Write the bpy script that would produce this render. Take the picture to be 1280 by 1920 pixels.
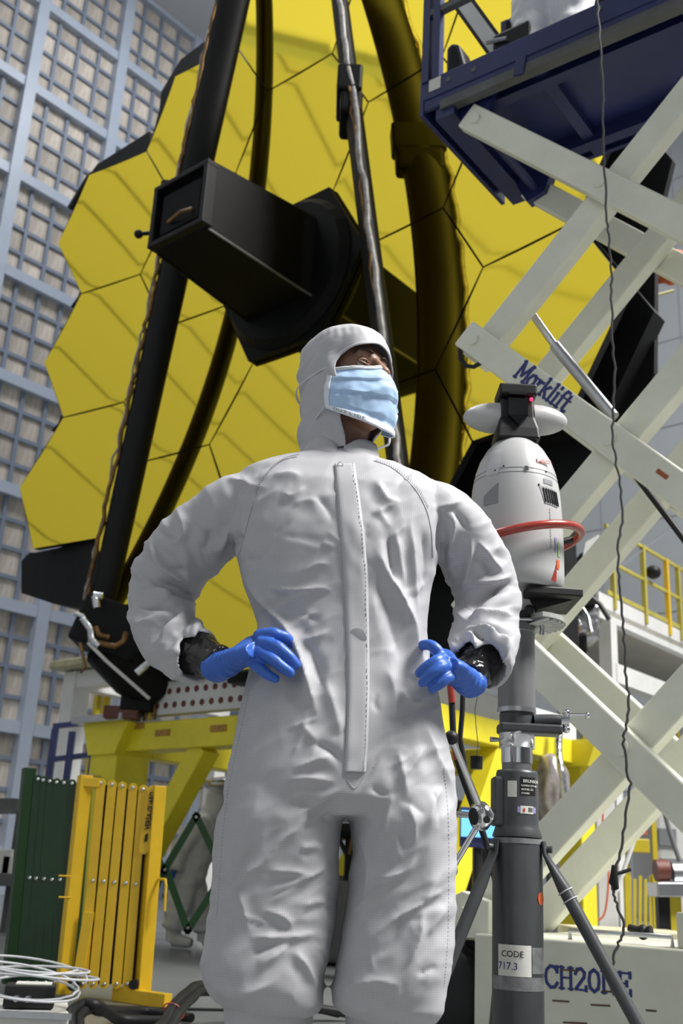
import bpy, bmesh, math, random
import numpy as np
from mathutils import Vector, Matrix, noise as mnoise
random.seed(7)
V = Vector
scene = bpy.context.scene
for o in list(bpy.data.objects):
    bpy.data.objects.remove(o)
# ------------------------------------------------------------------ camera
F_PX, CAM_H = 2000.0, 0.57
PITCH, ROLL = math.radians(19.1), math.radians(2.95)
FW = V((0, math.cos(PITCH), math.sin(PITCH)))
_u0 = V((0, -math.sin(PITCH), math.cos(PITCH)))
UPV = _u0 * math.cos(ROLL) - V((1, 0, 0)) * math.sin(ROLL)
RTV = V((1, 0, 0)) * math.cos(ROLL) + _u0 * math.sin(ROLL)
CAM = V((0, 0, CAM_H))
cam_d = bpy.data.cameras.new('camera')
cam_o = bpy.data.objects.new('camera', cam_d)
scene.collection.objects.link(cam_o)
m3 = Matrix((RTV, UPV, -FW)).transposed()
cam_o.matrix_world = Matrix.Translation(CAM) @ m3.to_4x4()
cam_d.sensor_fit = 'VERTICAL'
cam_d.sensor_height = 36.0
cam_d.sensor_width = 24.0
cam_d.lens = F_PX / 1920 * 36.0
cam_d.clip_start, cam_d.clip_end = 0.05, 200
cam_d.dof.use_dof = True
cam_d.dof.focus_distance = 2.3
cam_d.dof.aperture_fstop = 5.8
scene.camera = cam_o
# ------------------------------------------------------------------ world, lamps, exposure
world = bpy.data.worlds.new('world')
scene.world = world
world.use_nodes = True
world.node_tree.nodes['Background'].inputs[0].default_value = (0.9, 0.95, 1.0, 1)
world.node_tree.nodes['Background'].inputs[1].default_value = 0.05
E1 = V((0.657, 0.754, 0)).normalized()      # building axis, away from the camera to the right
E2 = V((E1.y, -E1.x, 0))                    # building axis, towards the camera to the right
ZV = V((0, 0, 1))
def BP(a, b, z=0.0):
    return E1 * a + E2 * b + ZV * z
def area_lamp(name, loc, target, size, power, color=(1, 1, 1), spread=180):
    d = bpy.data.lights.new(name, 'AREA')
    d.shape = 'SQUARE'; d.size = size; d.energy = power; d.color = color; d.spread = math.radians(spread)
    o = bpy.data.objects.new(name, d)
    scene.collection.objects.link(o)
    o.location = loc
    o.rotation_euler = (V(target) - V(loc)).to_track_quat('-Z', 'Y').to_euler()
    return o
area_lamp('high_bay_lamp_right', V((12.2, -1.2, 16.5)), V((1.5, 2.5, 1.0)), 7.0, 2050, (1.0, 0.985, 0.96), 80)
area_lamp('ceiling_lamp_left', BP(3, -13, 22.8), BP(-1.0, -16, 6), 6.0, 1150, (0.97, 0.98, 1.0), 120)
area_lamp('filter_wall_fill_lamp', BP(12, -13, 22.9), BP(13, -20, 10), 6.0, 950, (0.95, 0.97, 1.0), 150)  # extra lamp added to brighten the filter wall
area_lamp('ceiling_lamp_far', BP(14, 4, 22.8), BP(18, 2, 4), 6.0, 2300, (1.0, 0.98, 0.95), 100)
vs = scene.view_settings
vs.view_transform = 'Standard'; vs.look = 'None'; vs.gamma = 1.0; vs.use_curve_mapping = False
vs.exposure = 0.0
# ------------------------------------------------------------------ pixel rays (1280 x 1920 frame) for measuring the place
def ray(x, y):
    return FW + RTV * ((x - 640) / F_PX) - UPV * ((y - 960) / F_PX)
def at(x, y, Y):
    d = ray(x, y); return CAM + d * (Y / d.y)
def atz(x, y, z):
    d = ray(x, y); return CAM + d * ((z - CAM_H) / d.z)
def atp(x, y, p, n):
    d = ray(x, y); return CAM + d * ((V(p) - CAM).dot(n) / d.dot(n))
def pix(P):
    d = V(P) - CAM; z = d.dot(FW)
    return (640 + F_PX * d.dot(RTV) / z, 960 - F_PX * d.dot(UPV) / z)
# ------------------------------------------------------------------ materials
def lin(c):
    return tuple(((x / 255) / 12.92 if x / 255 <= 0.04045 else (((x / 255) + 0.055) / 1.055) ** 2.4) for x in c)
MATS = {}
def mat(name, col, rough=0.5, metal=0.0, var=0.0, vscale=8.0, bump=0.0, bscale=60.0, emit=None, estr=1.0, stretch=None, col2=None, coat=0.0, spec=0.5, rnd=0.0, alpha=1.0, trans=0.0):
    m = bpy.data.materials.new(name); MATS[name] = m
    m.use_nodes = True
    nt = m.node_tree; N = nt.nodes; Lk = nt.links
    b = N['Principled BSDF']
    c = tuple(col) + (1,)
    b.inputs['Base Color'].default_value = c
    b.inputs['Roughness'].default_value = rough
    b.inputs['Metallic'].default_value = metal
    b.inputs['Specular IOR Level'].default_value = spec
    b.inputs['Coat Weight'].default_value = coat
    b.inputs['Coat Roughness'].default_value = 0.1
    b.inputs['Alpha'].default_value = alpha
    b.inputs['Transmission Weight'].default_value = trans
    tc = None
    def coords(scale):
        t = N.new('ShaderNodeTexCoord'); mp = N.new('ShaderNodeMapping')
        mp.inputs['Scale'].default_value = scale
        Lk.new(t.outputs['Object'], mp.inputs['Vector'])
        return mp.outputs['Vector']
    st = stretch or (1, 1, 1)
    if var > 0 or col2 is not None or rnd > 0:
        n = N.new('ShaderNodeTexNoise'); n.inputs['Scale'].default_value = vscale; n.inputs['Detail'].default_value = 6; n.inputs['Roughness'].default_value = 0.62
        Lk.new(coords(st), n.inputs['Vector'])
        r = N.new('ShaderNodeValToRGB')
        r.color_ramp.elements[0].position = 0.32; r.color_ramp.elements[1].position = 0.68
        a = tuple(x * (1 - var) for x in col) if col2 is None else tuple(col2)
        z = tuple(min(1, x * (1 + var)) for x in col)
        r.color_ramp.elements[0].color = a + (1,); r.color_ramp.elements[1].color = z + (1,)
        Lk.new(n.outputs['Fac'], r.inputs['Fac'])
        out = r.outputs['Color']
        if rnd > 0:
            oi = N.new('ShaderNodeObjectInfo'); mr = N.new('ShaderNodeMapRange')
            mr.inputs['To Min'].default_value = 1 - rnd; mr.inputs['To Max'].default_value = 1 + rnd
            Lk.new(oi.outputs['Random'], mr.inputs['Value'])
            hs = N.new('ShaderNodeHueSaturation')
            Lk.new(mr.outputs['Result'], hs.inputs['Value']); Lk.new(out, hs.inputs['Color'])
            out = hs.outputs['Color']
        Lk.new(out, b.inputs['Base Color'])
    if bump > 0:
        n = N.new('ShaderNodeTexNoise'); n.inputs['Scale'].default_value = bscale; n.inputs['Detail'].default_value = 4
        Lk.new(coords(st), n.inputs['Vector'])
        bp = N.new('ShaderNodeBump'); bp.inputs['Strength'].default_value = bump; bp.inputs['Distance'].default_value = 0.02
        Lk.new(n.outputs['Fac'], bp.inputs['Height']); Lk.new(bp.outputs['Normal'], b.inputs['Normal'])
    if emit is not None:
        b.inputs['Emission Color'].default_value = tuple(emit) + (1,)
        b.inputs['Emission Strength'].default_value = estr
    return m
M_FLOOR = mat('floor_vinyl', (0.17, 0.178, 0.176), 0.28, var=0.16, vscale=1.3, bump=0.03, bscale=30)
M_WHITEWALL = mat('white_wall', (0.52, 0.55, 0.58), 0.5, var=0.03, vscale=0.5)
M_SEAM = mat('seam_grey', (0.45, 0.47, 0.50), 0.6)
M_CEIL = mat('ceiling_grey', (0.66, 0.67, 0.69), 0.6, var=0.05, vscale=0.3)
M_FILTER = mat('filter_cloth', (0.56, 0.50, 0.43), 0.75, var=0.25, vscale=5, stretch=(2.0, 2.0, 0.35), rnd=0.22, bump=0.1, bscale=14)
M_WALLBACK = mat('wall_backing', (0.22, 0.24, 0.28), 0.6)
M_GBAR = mat('glazing_bar_shaded', (0.22, 0.26, 0.34), 0.45)  # darker than the mullions: shading on the thin bars put into their colour
M_MULLION = mat('mullion_paint', (0.46, 0.52, 0.62), 0.32, var=0.04, vscale=2)
M_GOLD = mat('gold_mirror', (0.96, 0.74, 0.055), 0.025, 1.0)
M_BLACK = mat('black_blanket', (0.0045, 0.0045, 0.005), 0.6, spec=0.25, var=0.4, vscale=4, bump=0.25, bscale=9)
M_CARBON = mat('carbon_black', (0.006, 0.006, 0.0065), 0.5, spec=0.25, var=0.2, vscale=5)
M_BLACKBOX = mat('black_anodised', (0.0025, 0.0025, 0.003), 0.55, spec=0.15, var=0.2, vscale=6)
M_KAPTON = mat('amber_film', (0.20, 0.105, 0.03), 0.35, 0.4, var=0.5, vscale=14)
M_FOIL = mat('silver_foil', (0.62, 0.63, 0.65), 0.25, 1.0, var=0.2, vscale=20, bump=0.5, bscale=25)
M_DULLCABLE = mat('dull_silver_cable', (0.34, 0.33, 0.32), 0.55, 0.3, var=0.4, vscale=16)
M_CHROME = mat('chrome', (0.80, 0.80, 0.82), 0.12, 1.0)
M_STEEL = mat('brushed_steel', (0.55, 0.56, 0.58), 0.32, 1.0, var=0.08, vscale=12)
M_CREAM = mat('lift_cream_paint', (0.80, 0.80, 0.68), 0.38, var=0.06, vscale=5)
M_CREAMSCUFF = mat('lift_chassis_paint', (0.68, 0.68, 0.57), 0.42, var=0.10, vscale=3)
M_SCUFF = mat('rust_scuff', (0.10, 0.06, 0.035), 0.8, var=0.3, vscale=40)
M_NAVY = mat('navy_paint', (0.017, 0.024, 0.10), 0.38, var=0.2, vscale=4)
M_INK = mat('blue_lettering', (0.022, 0.032, 0.17), 0.5)
M_DECKGREY = mat('deck_rail_grey', (0.10, 0.10, 0.10), 0.45, var=0.2)
M_RUBBER = mat('black_rubber', (0.011, 0.011, 0.012), 0.5, spec=0.35, var=0.2, vscale=10)
M_YELLOW = mat('yellow_paint', (0.62, 0.49, 0.03), 0.40, var=0.10, vscale=4)
M_YELLOWSTEEL = mat('yellow_steel', (0.80, 0.68, 0.03), 0.42, var=0.10, vscale=3)
M_BARYEL = mat('barrier_yellow', (0.80, 0.50, 0.018), 0.42, var=0.07, vscale=8)
M_GREEN = mat('barrier_green', (0.008, 0.038, 0.010), 0.42, var=0.15, vscale=6)
M_WHITE = mat('white_paint', (0.74, 0.74, 0.72), 0.42, var=0.05, vscale=4)
M_OFFWHITE = mat('offwhite_plastic', (0.66, 0.66, 0.63), 0.45, var=0.05, vscale=4)
M_BODYWHITE = mat('tracker_white', (0.46, 0.46, 0.46), 0.34, var=0.02, vscale=12)
M_STANDGREY = mat('stand_grey_enamel', (0.052, 0.056, 0.060), 0.36, var=0.14, vscale=10, bump=0.03, bscale=40)
M_TUBEGREY = mat('tube_grey', (0.21, 0.21, 0.215), 0.34, 0.3, var=0.06, vscale=6)
M_RED = mat('red_handle', (0.34, 0.035, 0.022), 0.28, var=0.05, coat=0.4)
M_ORANGE = mat('orange_fabric', (0.50, 0.10, 0.02), 0.6, var=0.3, vscale=9)
M_ORANGETAG = mat('orange_sticker', (0.72, 0.12, 0.02), 0.5)
M_PAPER = mat('paper_label', (0.68, 0.67, 0.62), 0.6, var=0.06, vscale=30)
M_TAPE = mat('clear_tape', (0.20, 0.205, 0.21), 0.22, var=0.3, vscale=45)
M_GREYPLASTIC = mat('grey_grille', (0.24, 0.245, 0.26), 0.5)
M_BLUESCREEN = mat('blue_screen', (0.02, 0.06, 0.3), 0.3, emit=(0.10, 0.30, 1.0), estr=1.5)
M_LEDRED = mat('red_led', (0.3, 0.0, 0.02), 0.3, emit=(1.0, 0.01, 0.05), estr=6)
M_BROWN = mat('red_brown_block', (0.14, 0.04, 0.025), 0.5, var=0.2)
M_CABLEGREY = mat('grey_cable', (0.05, 0.05, 0.05), 0.5)
M_CABLEWHITE = mat('white_cable', (0.55, 0.56, 0.58), 0.4)
M_SKIN = mat('skin', (0.25, 0.13, 0.085), 0.5, var=0.06, vscale=30)
M_GLOVE = mat('blue_nitrile', (0.032, 0.12, 0.50), 0.42, var=0.10, vscale=35, bump=0.06, bscale=90)
M_MASKBLUE = mat('mask_blue', (0.43, 0.61, 0.86), 0.75, var=0.05, vscale=40, bump=0.06, bscale=400)
M_MASKWHITE = mat('mask_white_trim', (0.70, 0.74, 0.80), 0.75)
M_PLASTICBLACK = mat('glossy_black_film', (0.020, 0.018, 0.018), 0.14, var=0.3, vscale=20, bump=0.6, bscale=22)
def fabric(name, col):
    m = mat(name, col, 0.62, var=0.025, vscale=25)
    nt = m.node_tree; N = nt.nodes; Lk = nt.links; b = N['Principled BSDF']
    src = b.inputs['Base Color'].links[0].from_socket
    tc = N.new('ShaderNodeTexCoord'); sp = N.new('ShaderNodeSeparateXYZ'); Lk.new(tc.outputs['Object'], sp.inputs[0])
    outs = []
    for ax in ('X', 'Z'):
        mu = N.new('ShaderNodeMath'); mu.operation = 'MULTIPLY'; mu.inputs[1].default_value = 1 / 0.0041
        Lk.new(sp.outputs[ax], mu.inputs[0])
        fr = N.new('ShaderNodeMath'); fr.operation = 'FRACT'; Lk.new(mu.outputs[0], fr.inputs[0])
        lt = N.new('ShaderNodeMath'); lt.operation = 'LESS_THAN'; lt.inputs[1].default_value = 0.26; Lk.new(fr.outputs[0], lt.inputs[0])
        outs.append(lt.outputs[0])
    mx = N.new('ShaderNodeMath'); mx.operation = 'MAXIMUM'; Lk.new(outs[0], mx.inputs[0]); Lk.new(outs[1], mx.inputs[1])
    mix = N.new('ShaderNodeMix'); mix.data_type = 'RGBA'; mix.blend_type = 'MULTIPLY'
    mix.inputs['B'].default_value = (0.86, 0.865, 0.89, 1)
    Lk.new(mx.outputs[0], mix.inputs['Factor']); Lk.new(src, mix.inputs['A'])
    Lk.new(mix.outputs['Result'], b.inputs['Base Color'])
    return m
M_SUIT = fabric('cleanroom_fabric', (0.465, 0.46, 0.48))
M_SUITTRIM = fabric('cleanroom_placket', (0.485, 0.48, 0.50))
M_STITCH = mat('stitching', (0.42, 0.42, 0.45), 0.7)
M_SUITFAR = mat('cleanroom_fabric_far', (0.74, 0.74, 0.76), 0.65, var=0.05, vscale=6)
# ------------------------------------------------------------------ mesh helpers
ORG = {}
COL = scene.collection
def frame_for(d, side=None):
    d = V(d).normalized()
    if side is None:
        side = V((0, 0, 1)) if abs(d.z) < 0.9 else V((1, 0, 0))
    a = V(side) - d * V(side).dot(d)
    a.normalize()
    return a, d.cross(a)
class MB:
    def __init__(s):
        s.v = []; s.f = []; s.sm = []
    def add(s, vs, fs, smooth=False):
        o = len(s.v)
        s.v += [V(v) for v in vs]
        s.f += [tuple(i + o for i in f) for f in fs]
        s.sm += [smooth] * len(fs)
        return s
    def box(s, c, ax, ay, az):
        c, ax, ay, az = V(c), V(ax), V(ay), V(az)
        vs = [c + ax * i + ay * j + az * k for k in (-1, 1) for j in (-1, 1) for i in (-1, 1)]
        fs = [(0, 2, 3, 1), (4, 5, 7, 6), (0, 1, 5, 4), (2, 6, 7, 3), (0, 4, 6, 2), (1, 3, 7, 5)]
        if ax.cross(ay).dot(az) < 0:
            fs = [tuple(reversed(f)) for f in fs]
        return s.add(vs, fs)
    def aabox(s, lo, hi):
        lo, hi = V(lo), V(hi); c = (lo + hi) / 2; h = (hi - lo) / 2
        return s.box(c, (h.x, 0, 0), (0, h.y, 0), (0, 0, h.z))
    def beam(s, p0, p1, w, h, side=None):
        p0, p1 = V(p0), V(p1); d = p1 - p0
        a, b = frame_for(d, side)
        return s.box((p0 + p1) / 2, a * (w / 2), b * (h / 2), d / 2)
    def tube(s, path, r, n=12, closed=False, cap=True, smooth=True, flat=None):
        path = [V(p) for p in path]; k = len(path)
        rs = r if isinstance(r, (list, tuple)) else [r] * k
        rings = []; a = None
        for i, p in enumerate(path):
            if closed: d = path[(i + 1) % k] - path[i - 1]
            else: d = path[min(i + 1, k - 1)] - path[max(i - 1, 0)]
            if d.length < 1e-9: d = V((0, 0, 1))
            d.normalize()
            if a is None: a, b = frame_for(d, flat)
            else:
                a = a - d * a.dot(d)
                if a.length < 1e-6: a, b = frame_for(d)
                a.normalize()
            b = d.cross(a)
            ra, rb = rs[i] if isinstance(rs[i], (list, tuple)) else (rs[i], rs[i])
            rings.append([p + a * (ra * math.cos(t)) + b * (rb * math.sin(t)) for t in [2 * math.pi * j / n for j in range(n)]])
        vs = [q for ring in rings for q in ring]; fs = []
        m = k if closed else k - 1
        for i in range(m):
            for j in range(n):
                i2 = (i + 1) % k; j2 = (j + 1) % n
                fs.append((i * n + j, i * n + j2, i2 * n + j2, i2 * n + j))
        s.add(vs, fs, smooth)
        if cap and not closed:
            s.add(rings[0], [tuple(reversed(range(n)))]); s.add(rings[-1], [tuple(range(n))])
        return s
    def lathe(s, prof, origin, axis=(0, 0, 1), n=32, smooth=True, a0=0.0, a1=2 * math.pi, side=None):
        axis = V(axis).normalized(); a, b = frame_for(axis, side); o = V(origin)
        full = abs(a1 - a0 - 2 * math.pi) < 1e-6
        cnt = n if full else n + 1
        vs = []
        for r, h in prof:
            for j in range(cnt):
                t = a0 + (a1 - a0) * j / n
                vs.append(o + axis * h + a * (r * math.cos(t)) + b * (r * math.sin(t)))
        fs = []
        for i in range(len(prof) - 1):
            for j in range(n):
                j2 = (j + 1) % cnt
                fs.append((i * cnt + j, i * cnt + j2, (i + 1) * cnt + j2, (i + 1) * cnt + j))
        s.add(vs, fs, smooth)
        if full:
            for i, rev in ((0, True), (len(prof) - 1, False)):
                if prof[i][0] > 1e-5:
                    ring = vs[i * cnt:(i + 1) * cnt]
                    s.add(ring, [tuple(reversed(range(cnt))) if rev else tuple(range(cnt))])
        return s
    def prism(s, poly, depth):
        poly = [V(p) for p in poly]; d = V(depth); n = len(poly)
        nrm = V((0, 0, 0))
        for i in range(n):
            nrm += (poly[i] - poly[0]).cross(poly[(i + 1) % n] - poly[0])
        vs = poly + [p + d for p in poly]
        fs = [tuple(reversed(range(n))), tuple(range(n, 2 * n))] + [(i, (i + 1) % n, n + (i + 1) % n, n + i) for i in range(n)]
        if nrm.dot(d) < 0:
            fs = [tuple(reversed(f)) for f in fs]
        return s.add(vs, fs)
    def sphere(s, c, rx, ry=None, rz=None, nu=20, nv=12, rot=None):
        ry = rx if ry is None else ry; rz = rx if rz is None else rz; c = V(c)
        vs = []; fs = []
        for i in range(nv + 1):
            ph = -math.pi / 2 + math.pi * i / nv
            for j in range(nu):
                t = 2 * math.pi * j / nu
                p = V((rx * math.cos(ph) * math.cos(t), ry * math.cos(ph) * math.sin(t), rz * math.sin(ph)))
                if rot is not None: p = rot @ p
                vs.append(c + p)
        for i in range(nv):
            for j in range(nu):
                fs.append((i * nu + j, i * nu + (j + 1) % nu, (i + 1) * nu + (j + 1) % nu, (i + 1) * nu + j))
        return s.add(vs, fs, True)
    def mesh(s, name, org=V((0, 0, 0))):
        me = bpy.data.meshes.new(name)
        me.from_pydata([tuple(v - org) for v in s.v], [], s.f)
        me.polygons.foreach_set('use_smooth', s.sm)
        me.update()
        return me
    def build(s, name, m, parent=None, bevel=0.0, org=None, smooth=None, label=None):
        if parent is not None: org = ORG[parent.name]
        elif org is None:
            lo = V((min(v.x for v in s.v), min(v.y for v in s.v), min(v.z for v in s.v)))
            hi = V((max(v.x for v in s.v), max(v.y for v in s.v), max(v.z for v in s.v)))
            org = V(((lo.x + hi.x) / 2, (lo.y + hi.y) / 2, lo.z))
        me = s.mesh(name, org)
        if smooth is not None:
            me.polygons.foreach_set('use_smooth', [smooth] * len(me.polygons))
        me.materials.append(m)
        o = bpy.data.objects.new(name, me); COL.objects.link(o)
        if parent is not None: o.parent = parent
        else: o.location = org
        ORG[o.name] = org
        if bevel > 0:
            bm_ = o.modifiers.new('bevel', 'BEVEL'); bm_.width = bevel; bm_.segments = 2; bm_.limit_method = 'ANGLE'; bm_.angle_limit = math.radians(40)
        if label: o['label'] = label
        return o
def tag(o, label, cat, group=None):
    o['label'] = label; o['category'] = cat
    if group: o['group'] = group
    return o
def thing(name, loc, label, cat, group=None):
    o = bpy.data.objects.new(name, None); COL.objects.link(o)
    o.location = V(loc); o.empty_display_size = 0.1
    ORG[o.name] = V(loc)
    return tag(o, label, cat, group)
def structure(o):
    o['kind'] = 'structure'; return o
def piece(me, name, parent, loc, rotz=0.0):
    o = bpy.data.objects.new(name, me); COL.objects.link(o); o.parent = parent
    o.location = V(loc) - ORG[parent.name]; o.rotation_euler = (0, 0, rotz)
    return o
def text_mesh(txt, size, origin, right, up, name, m, parent, extrude=0.001, bold=0.0, align='LEFT', shear=0.0, sx=1.0, font=None):
    c = bpy.data.curves.new('t', 'FONT'); c.body = txt; c.size = size; c.extrude = extrude; c.offset = bold; c.align_x = align; c.shear = shear
    c.resolution_u = 3
    to = bpy.data.objects.new('t', c); COL.objects.link(to)
    bpy.context.view_layer.update()
    me = bpy.data.meshes.new_from_object(to.evaluated_get(bpy.context.evaluated_depsgraph_get()))
    bpy.data.objects.remove(to); bpy.data.curves.remove(c)
    r, u = V(right).normalized(), V(up).normalized(); n = r.cross(u)
    org = ORG[parent.name]
    for v in me.vertices:
        v.co = V(origin) + r * v.co.x * sx + u * v.co.y + n * v.co.z - org
    me.materials.clear(); me.materials.append(m); me.name = name
    o = bpy.data.objects.new(name, me); COL.objects.link(o); o.parent = parent; ORG[o.name] = org
    return o
# stroke letters with slab serifs: cell 0..1 wide, 0..1.4 high
GLYPH = {
 'M': [[(0.12, 0), (0.12, 1.4)], [(0.12, 1.4), (0.6, 0.35)], [(0.6, 0.35), (1.08, 1.4)], [(1.08, 1.4), (1.08, 0)], [(-0.05, 0.06), (0.3, 0.06)], [(0.9, 0.06), (1.25, 0.06)], [(-0.05, 1.34), (0.2, 1.34)], [(1.0, 1.34), (1.25, 1.34)]],
 'a': [[(0.72, 0.9), (0.72, 0.12), (0.86, 0.06)], [(0.72, 0.62), (0.5, 0.92), (0.22, 0.86), (0.08, 0.48), (0.2, 0.1), (0.5, 0.05), (0.72, 0.34)]],
 'r': [[(0.18, 0), (0.18, 0.9)], [(0.0, 0.06), (0.42, 0.06)], [(0.0, 0.88), (0.18, 0.88)], [(0.18, 0.5), (0.34, 0.82), (0.62, 0.84)]],
 'k': [[(0.16, 0), (0.16, 1.4)], [(0.0, 0.06), (0.34, 0.06)], [(0.0, 1.34), (0.16, 1.34)], [(0.16, 0.4), (0.64, 0.88)], [(0.34, 0.56), (0.74, 0.03)], [(0.5, 0.88), (0.8, 0.88)], [(0.58, 0.06), (0.86, 0.06)]],
 'l': [[(0.2, 0), (0.2, 1.4)], [(0.0, 0.06), (0.4, 0.06)], [(0.02, 1.34), (0.2, 1.34)]],
 'i': [[(0.2, 0), (0.2, 0.9)], [(0.0, 0.06), (0.4, 0.06)], [(0.02, 0.86), (0.2, 0.86)], [(0.2, 1.2), (0.2, 1.36)]],
 'f': [[(0.24, 0), (0.24, 1.1), (0.36, 1.34), (0.62, 1.32)], [(0.0, 0.06), (0.46, 0.06)], [(0.02, 0.86), (0.52, 0.86)]],
 't': [[(0.24, 1.2), (0.24, 0.2), (0.36, 0.06), (0.6, 0.12)], [(0.02, 0.86), (0.54, 0.86)]],
 'C': [[(0.92, 1.05), (0.72, 1.32), (0.42, 1.36), (0.14, 1.1), (0.06, 0.7), (0.14, 0.3), (0.42, 0.04), (0.74, 0.08), (0.94, 0.36)], [(0.92, 1.38), (0.92, 0.98)]],
 'H': [[(0.18, 0), (0.18, 1.4)], [(0.86, 0), (0.86, 1.4)], [(0.18, 0.72), (0.86, 0.72)], [(0, 0.06), (0.38, 0.06)], [(0.66, 0.06), (1.04, 0.06)], [(0, 1.34), (0.38, 1.34)], [(0.66, 1.34), (1.04, 1.34)]],
 '2': [[(0.08, 1.0), (0.22, 1.3), (0.5, 1.36), (0.74, 1.14), (0.7, 0.84), (0.1, 0.1)], [(0.06, 0.07), (0.84, 0.07)], [(0.84, 0.02), (0.84, 0.32)]],
 '0': [[(0.44, 1.36), (0.16, 1.16), (0.08, 0.7), (0.16, 0.24), (0.44, 0.04), (0.72, 0.24), (0.8, 0.7), (0.72, 1.16), (0.44, 1.36)]],
 'N': [[(0.18, 0), (0.18, 1.4)], [(0.18, 1.4), (0.9, 0.0)], [(0.9, 0), (0.9, 1.4)], [(0, 0.06), (0.38, 0.06)], [(0, 1.34), (0.24, 1.34)], [(0.7, 1.34), (1.08, 1.34)]],
 'E': [[(0.18, 0), (0.18, 1.4)], [(0, 0.06), (0.86, 0.06)], [(0, 1.34), (0.86, 1.34)], [(0.18, 0.72), (0.62, 0.72)], [(0.86, 0.0), (0.86, 0.36)], [(0.86, 1.4), (0.86, 1.06)], [(0.62, 0.56), (0.62, 0.88)]],
}
GW = {'M': 1.28, 'a': 0.94, 'r': 0.72, 'k': 0.9, 'l': 0.48, 'i': 0.48, 'f': 0.6, 't': 0.62, 'C': 1.06, 'H': 1.12, '2': 0.98, '0': 0.94, 'N': 1.16, 'E': 0.96}
def slab_text(txt, origin, right, up, height, stroke, name, m, parent, depth=0.0012, xs=1.0):
    r, u = V(right).normalized(), V(up).normalized(); n = r.cross(u)
    k = height / 1.4; b = MB(); x = 0.0; o = V(origin); lay = 0
    for ch in txt:
        for st in GLYPH[ch]:
            for i in range(len(st) - 1):
                p = o + r * ((x + st[i][0]) * k * xs) + u * (st[i][1] * k); q = o + r * ((x + st[i + 1][0]) * k * xs) + u * (st[i + 1][1] * k)
                d = (q - p).normalized(); w = stroke * (0.62 if len(st) == 2 and abs(st[0][1] - st[1][1]) < 0.02 else 1.0)
                lay = (lay + 1) % 7
                b.box((p + q) / 2 + n * (depth / 2), d * ((q - p).length / 2 + w * 0.3), n.cross(d) * (w / 2), n * (depth / 2 + lay * 0.00004))
        x += GW[ch]
    return b.build(name, m, parent)
# ================================================================== the hall
ROOM = dict(a0=-4.0, a1=20.0, b0=-20.0, b1=12.0, z=23.4)
def bbox(lo, hi):     # box in building axes
    c = BP((lo[0] + hi[0]) / 2, (lo[1] + hi[1]) / 2, (lo[2] + hi[2]) / 2)
    return (c, E1 * ((hi[0] - lo[0]) / 2), E2 * ((hi[1] - lo[1]) / 2), ZV * ((hi[2] - lo[2]) / 2))
R0 = ROOM
M_GREYWALL = mat('grey_wall', (0.2, 0.2, 0.21), 0.55, var=0.03, vscale=0.5)
structure(MB().box(*bbox((R0['a0'], R0['b0'], -0.2), (R0['a1'], R0['b1'], 0))).build('floor', M_FLOOR, org=V((0, 0, 0))))
structure(MB().box(*bbox((R0['a0'], R0['b0'], R0['z']), (R0['a1'], R0['b1'], R0['z'] + 0.2))).build('ceiling', M_CEIL, org=V((0, 0, R0['z']))))
wl = structure(MB().box(*bbox((R0['a0'], R0['b0'] - 0.5, 0), (R0['a1'], R0['b0'] - 0.14, R0['z']))).build('wall_left', M_WALLBACK, org=BP(6, R0['b0'], 0)))
wf = structure(MB().box(*bbox((R0['a1'], R0['b0'], 0), (R0['a1'] + 0.2, R0['b1'], R0['z']))).build('wall_far', M_WHITEWALL, org=BP(R0['a1'], -4, 0)))
wr = structure(MB().box(*bbox((R0['a0'], R0['b1'], 0), (R0['a1'], R0['b1'] + 0.2, R0['z']))).build('wall_right', M_GREYWALL, org=BP(6, R0['b1'], 0)))
wb = structure(MB().box(*bbox((R0['a0'] - 0.2, R0['b0'], 0), (R0['a0'], R0['b1'], R0['z']))).build('wall_back', M_WHITEWALL, org=BP(R0['a0'], -4, 0)))
WROT = math.atan2(E1.y, E1.x)
# left wall: bays of filters between painted mullions
PITCH_A, PITCH_Z, A_REF, Z_REF = 2.44, 2.513, 10.62, 3.30
a_lines = [A_REF + PITCH_A * k for k in range(-8, 4)]
z_lines = [Z_REF + PITCH_Z * k for k in range(-1, 9)]
yb = R0['b0']
for a in a_lines:
    if R0['a0'] < a < R0['a1']:
        MB().box(*bbox((a - 0.15, yb - 0.14, 0), (a + 0.15, yb + 0.16, R0['z']))).build('mullion', M_MULLION, wl)
for z in z_lines:
    MB().box(*bbox((R0['a0'], yb - 0.14, z - 0.13), (R0['a1'], yb + 0.11, min(z + 0.13, R0['z'])))).build('transom', M_MULLION, wl)
cell_a, cell_z = PITCH_A / 4, PITCH_Z / 4
for k in range(-8, 4):
    for j in (1, 2, 3):
        a = A_REF + PITCH_A * k + j * cell_a
        if R0['a0'] < a < R0['a1']:
            MB().box(*bbox((a - 0.045, yb - 0.14, 0), (a + 0.045, yb - 0.02, R0['z']))).build('glazing_bar', M_GBAR, wl)
for k in range(-2, 9):
    for j in (1, 2, 3):
        z = Z_REF + PITCH_Z * k + j * cell_z
        if 0.1 < z < R0['z'] - 0.1:
            MB().box(*bbox((R0['a0'], yb - 0.14, z - 0.045), (R0['a1'], yb - 0.03, z + 0.045))).build('glazing_bar', M_GBAR, wl)
pm = MB().box((0, 0, 0), (cell_a / 2 - 0.035, 0, 0), (0, 0.03, 0), (0, 0, cell_z / 2 - 0.035))
panel_me = pm.mesh('filter_panel'); panel_me.materials.append(M_FILTER)
stuffp = MB(); cand = []
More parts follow.
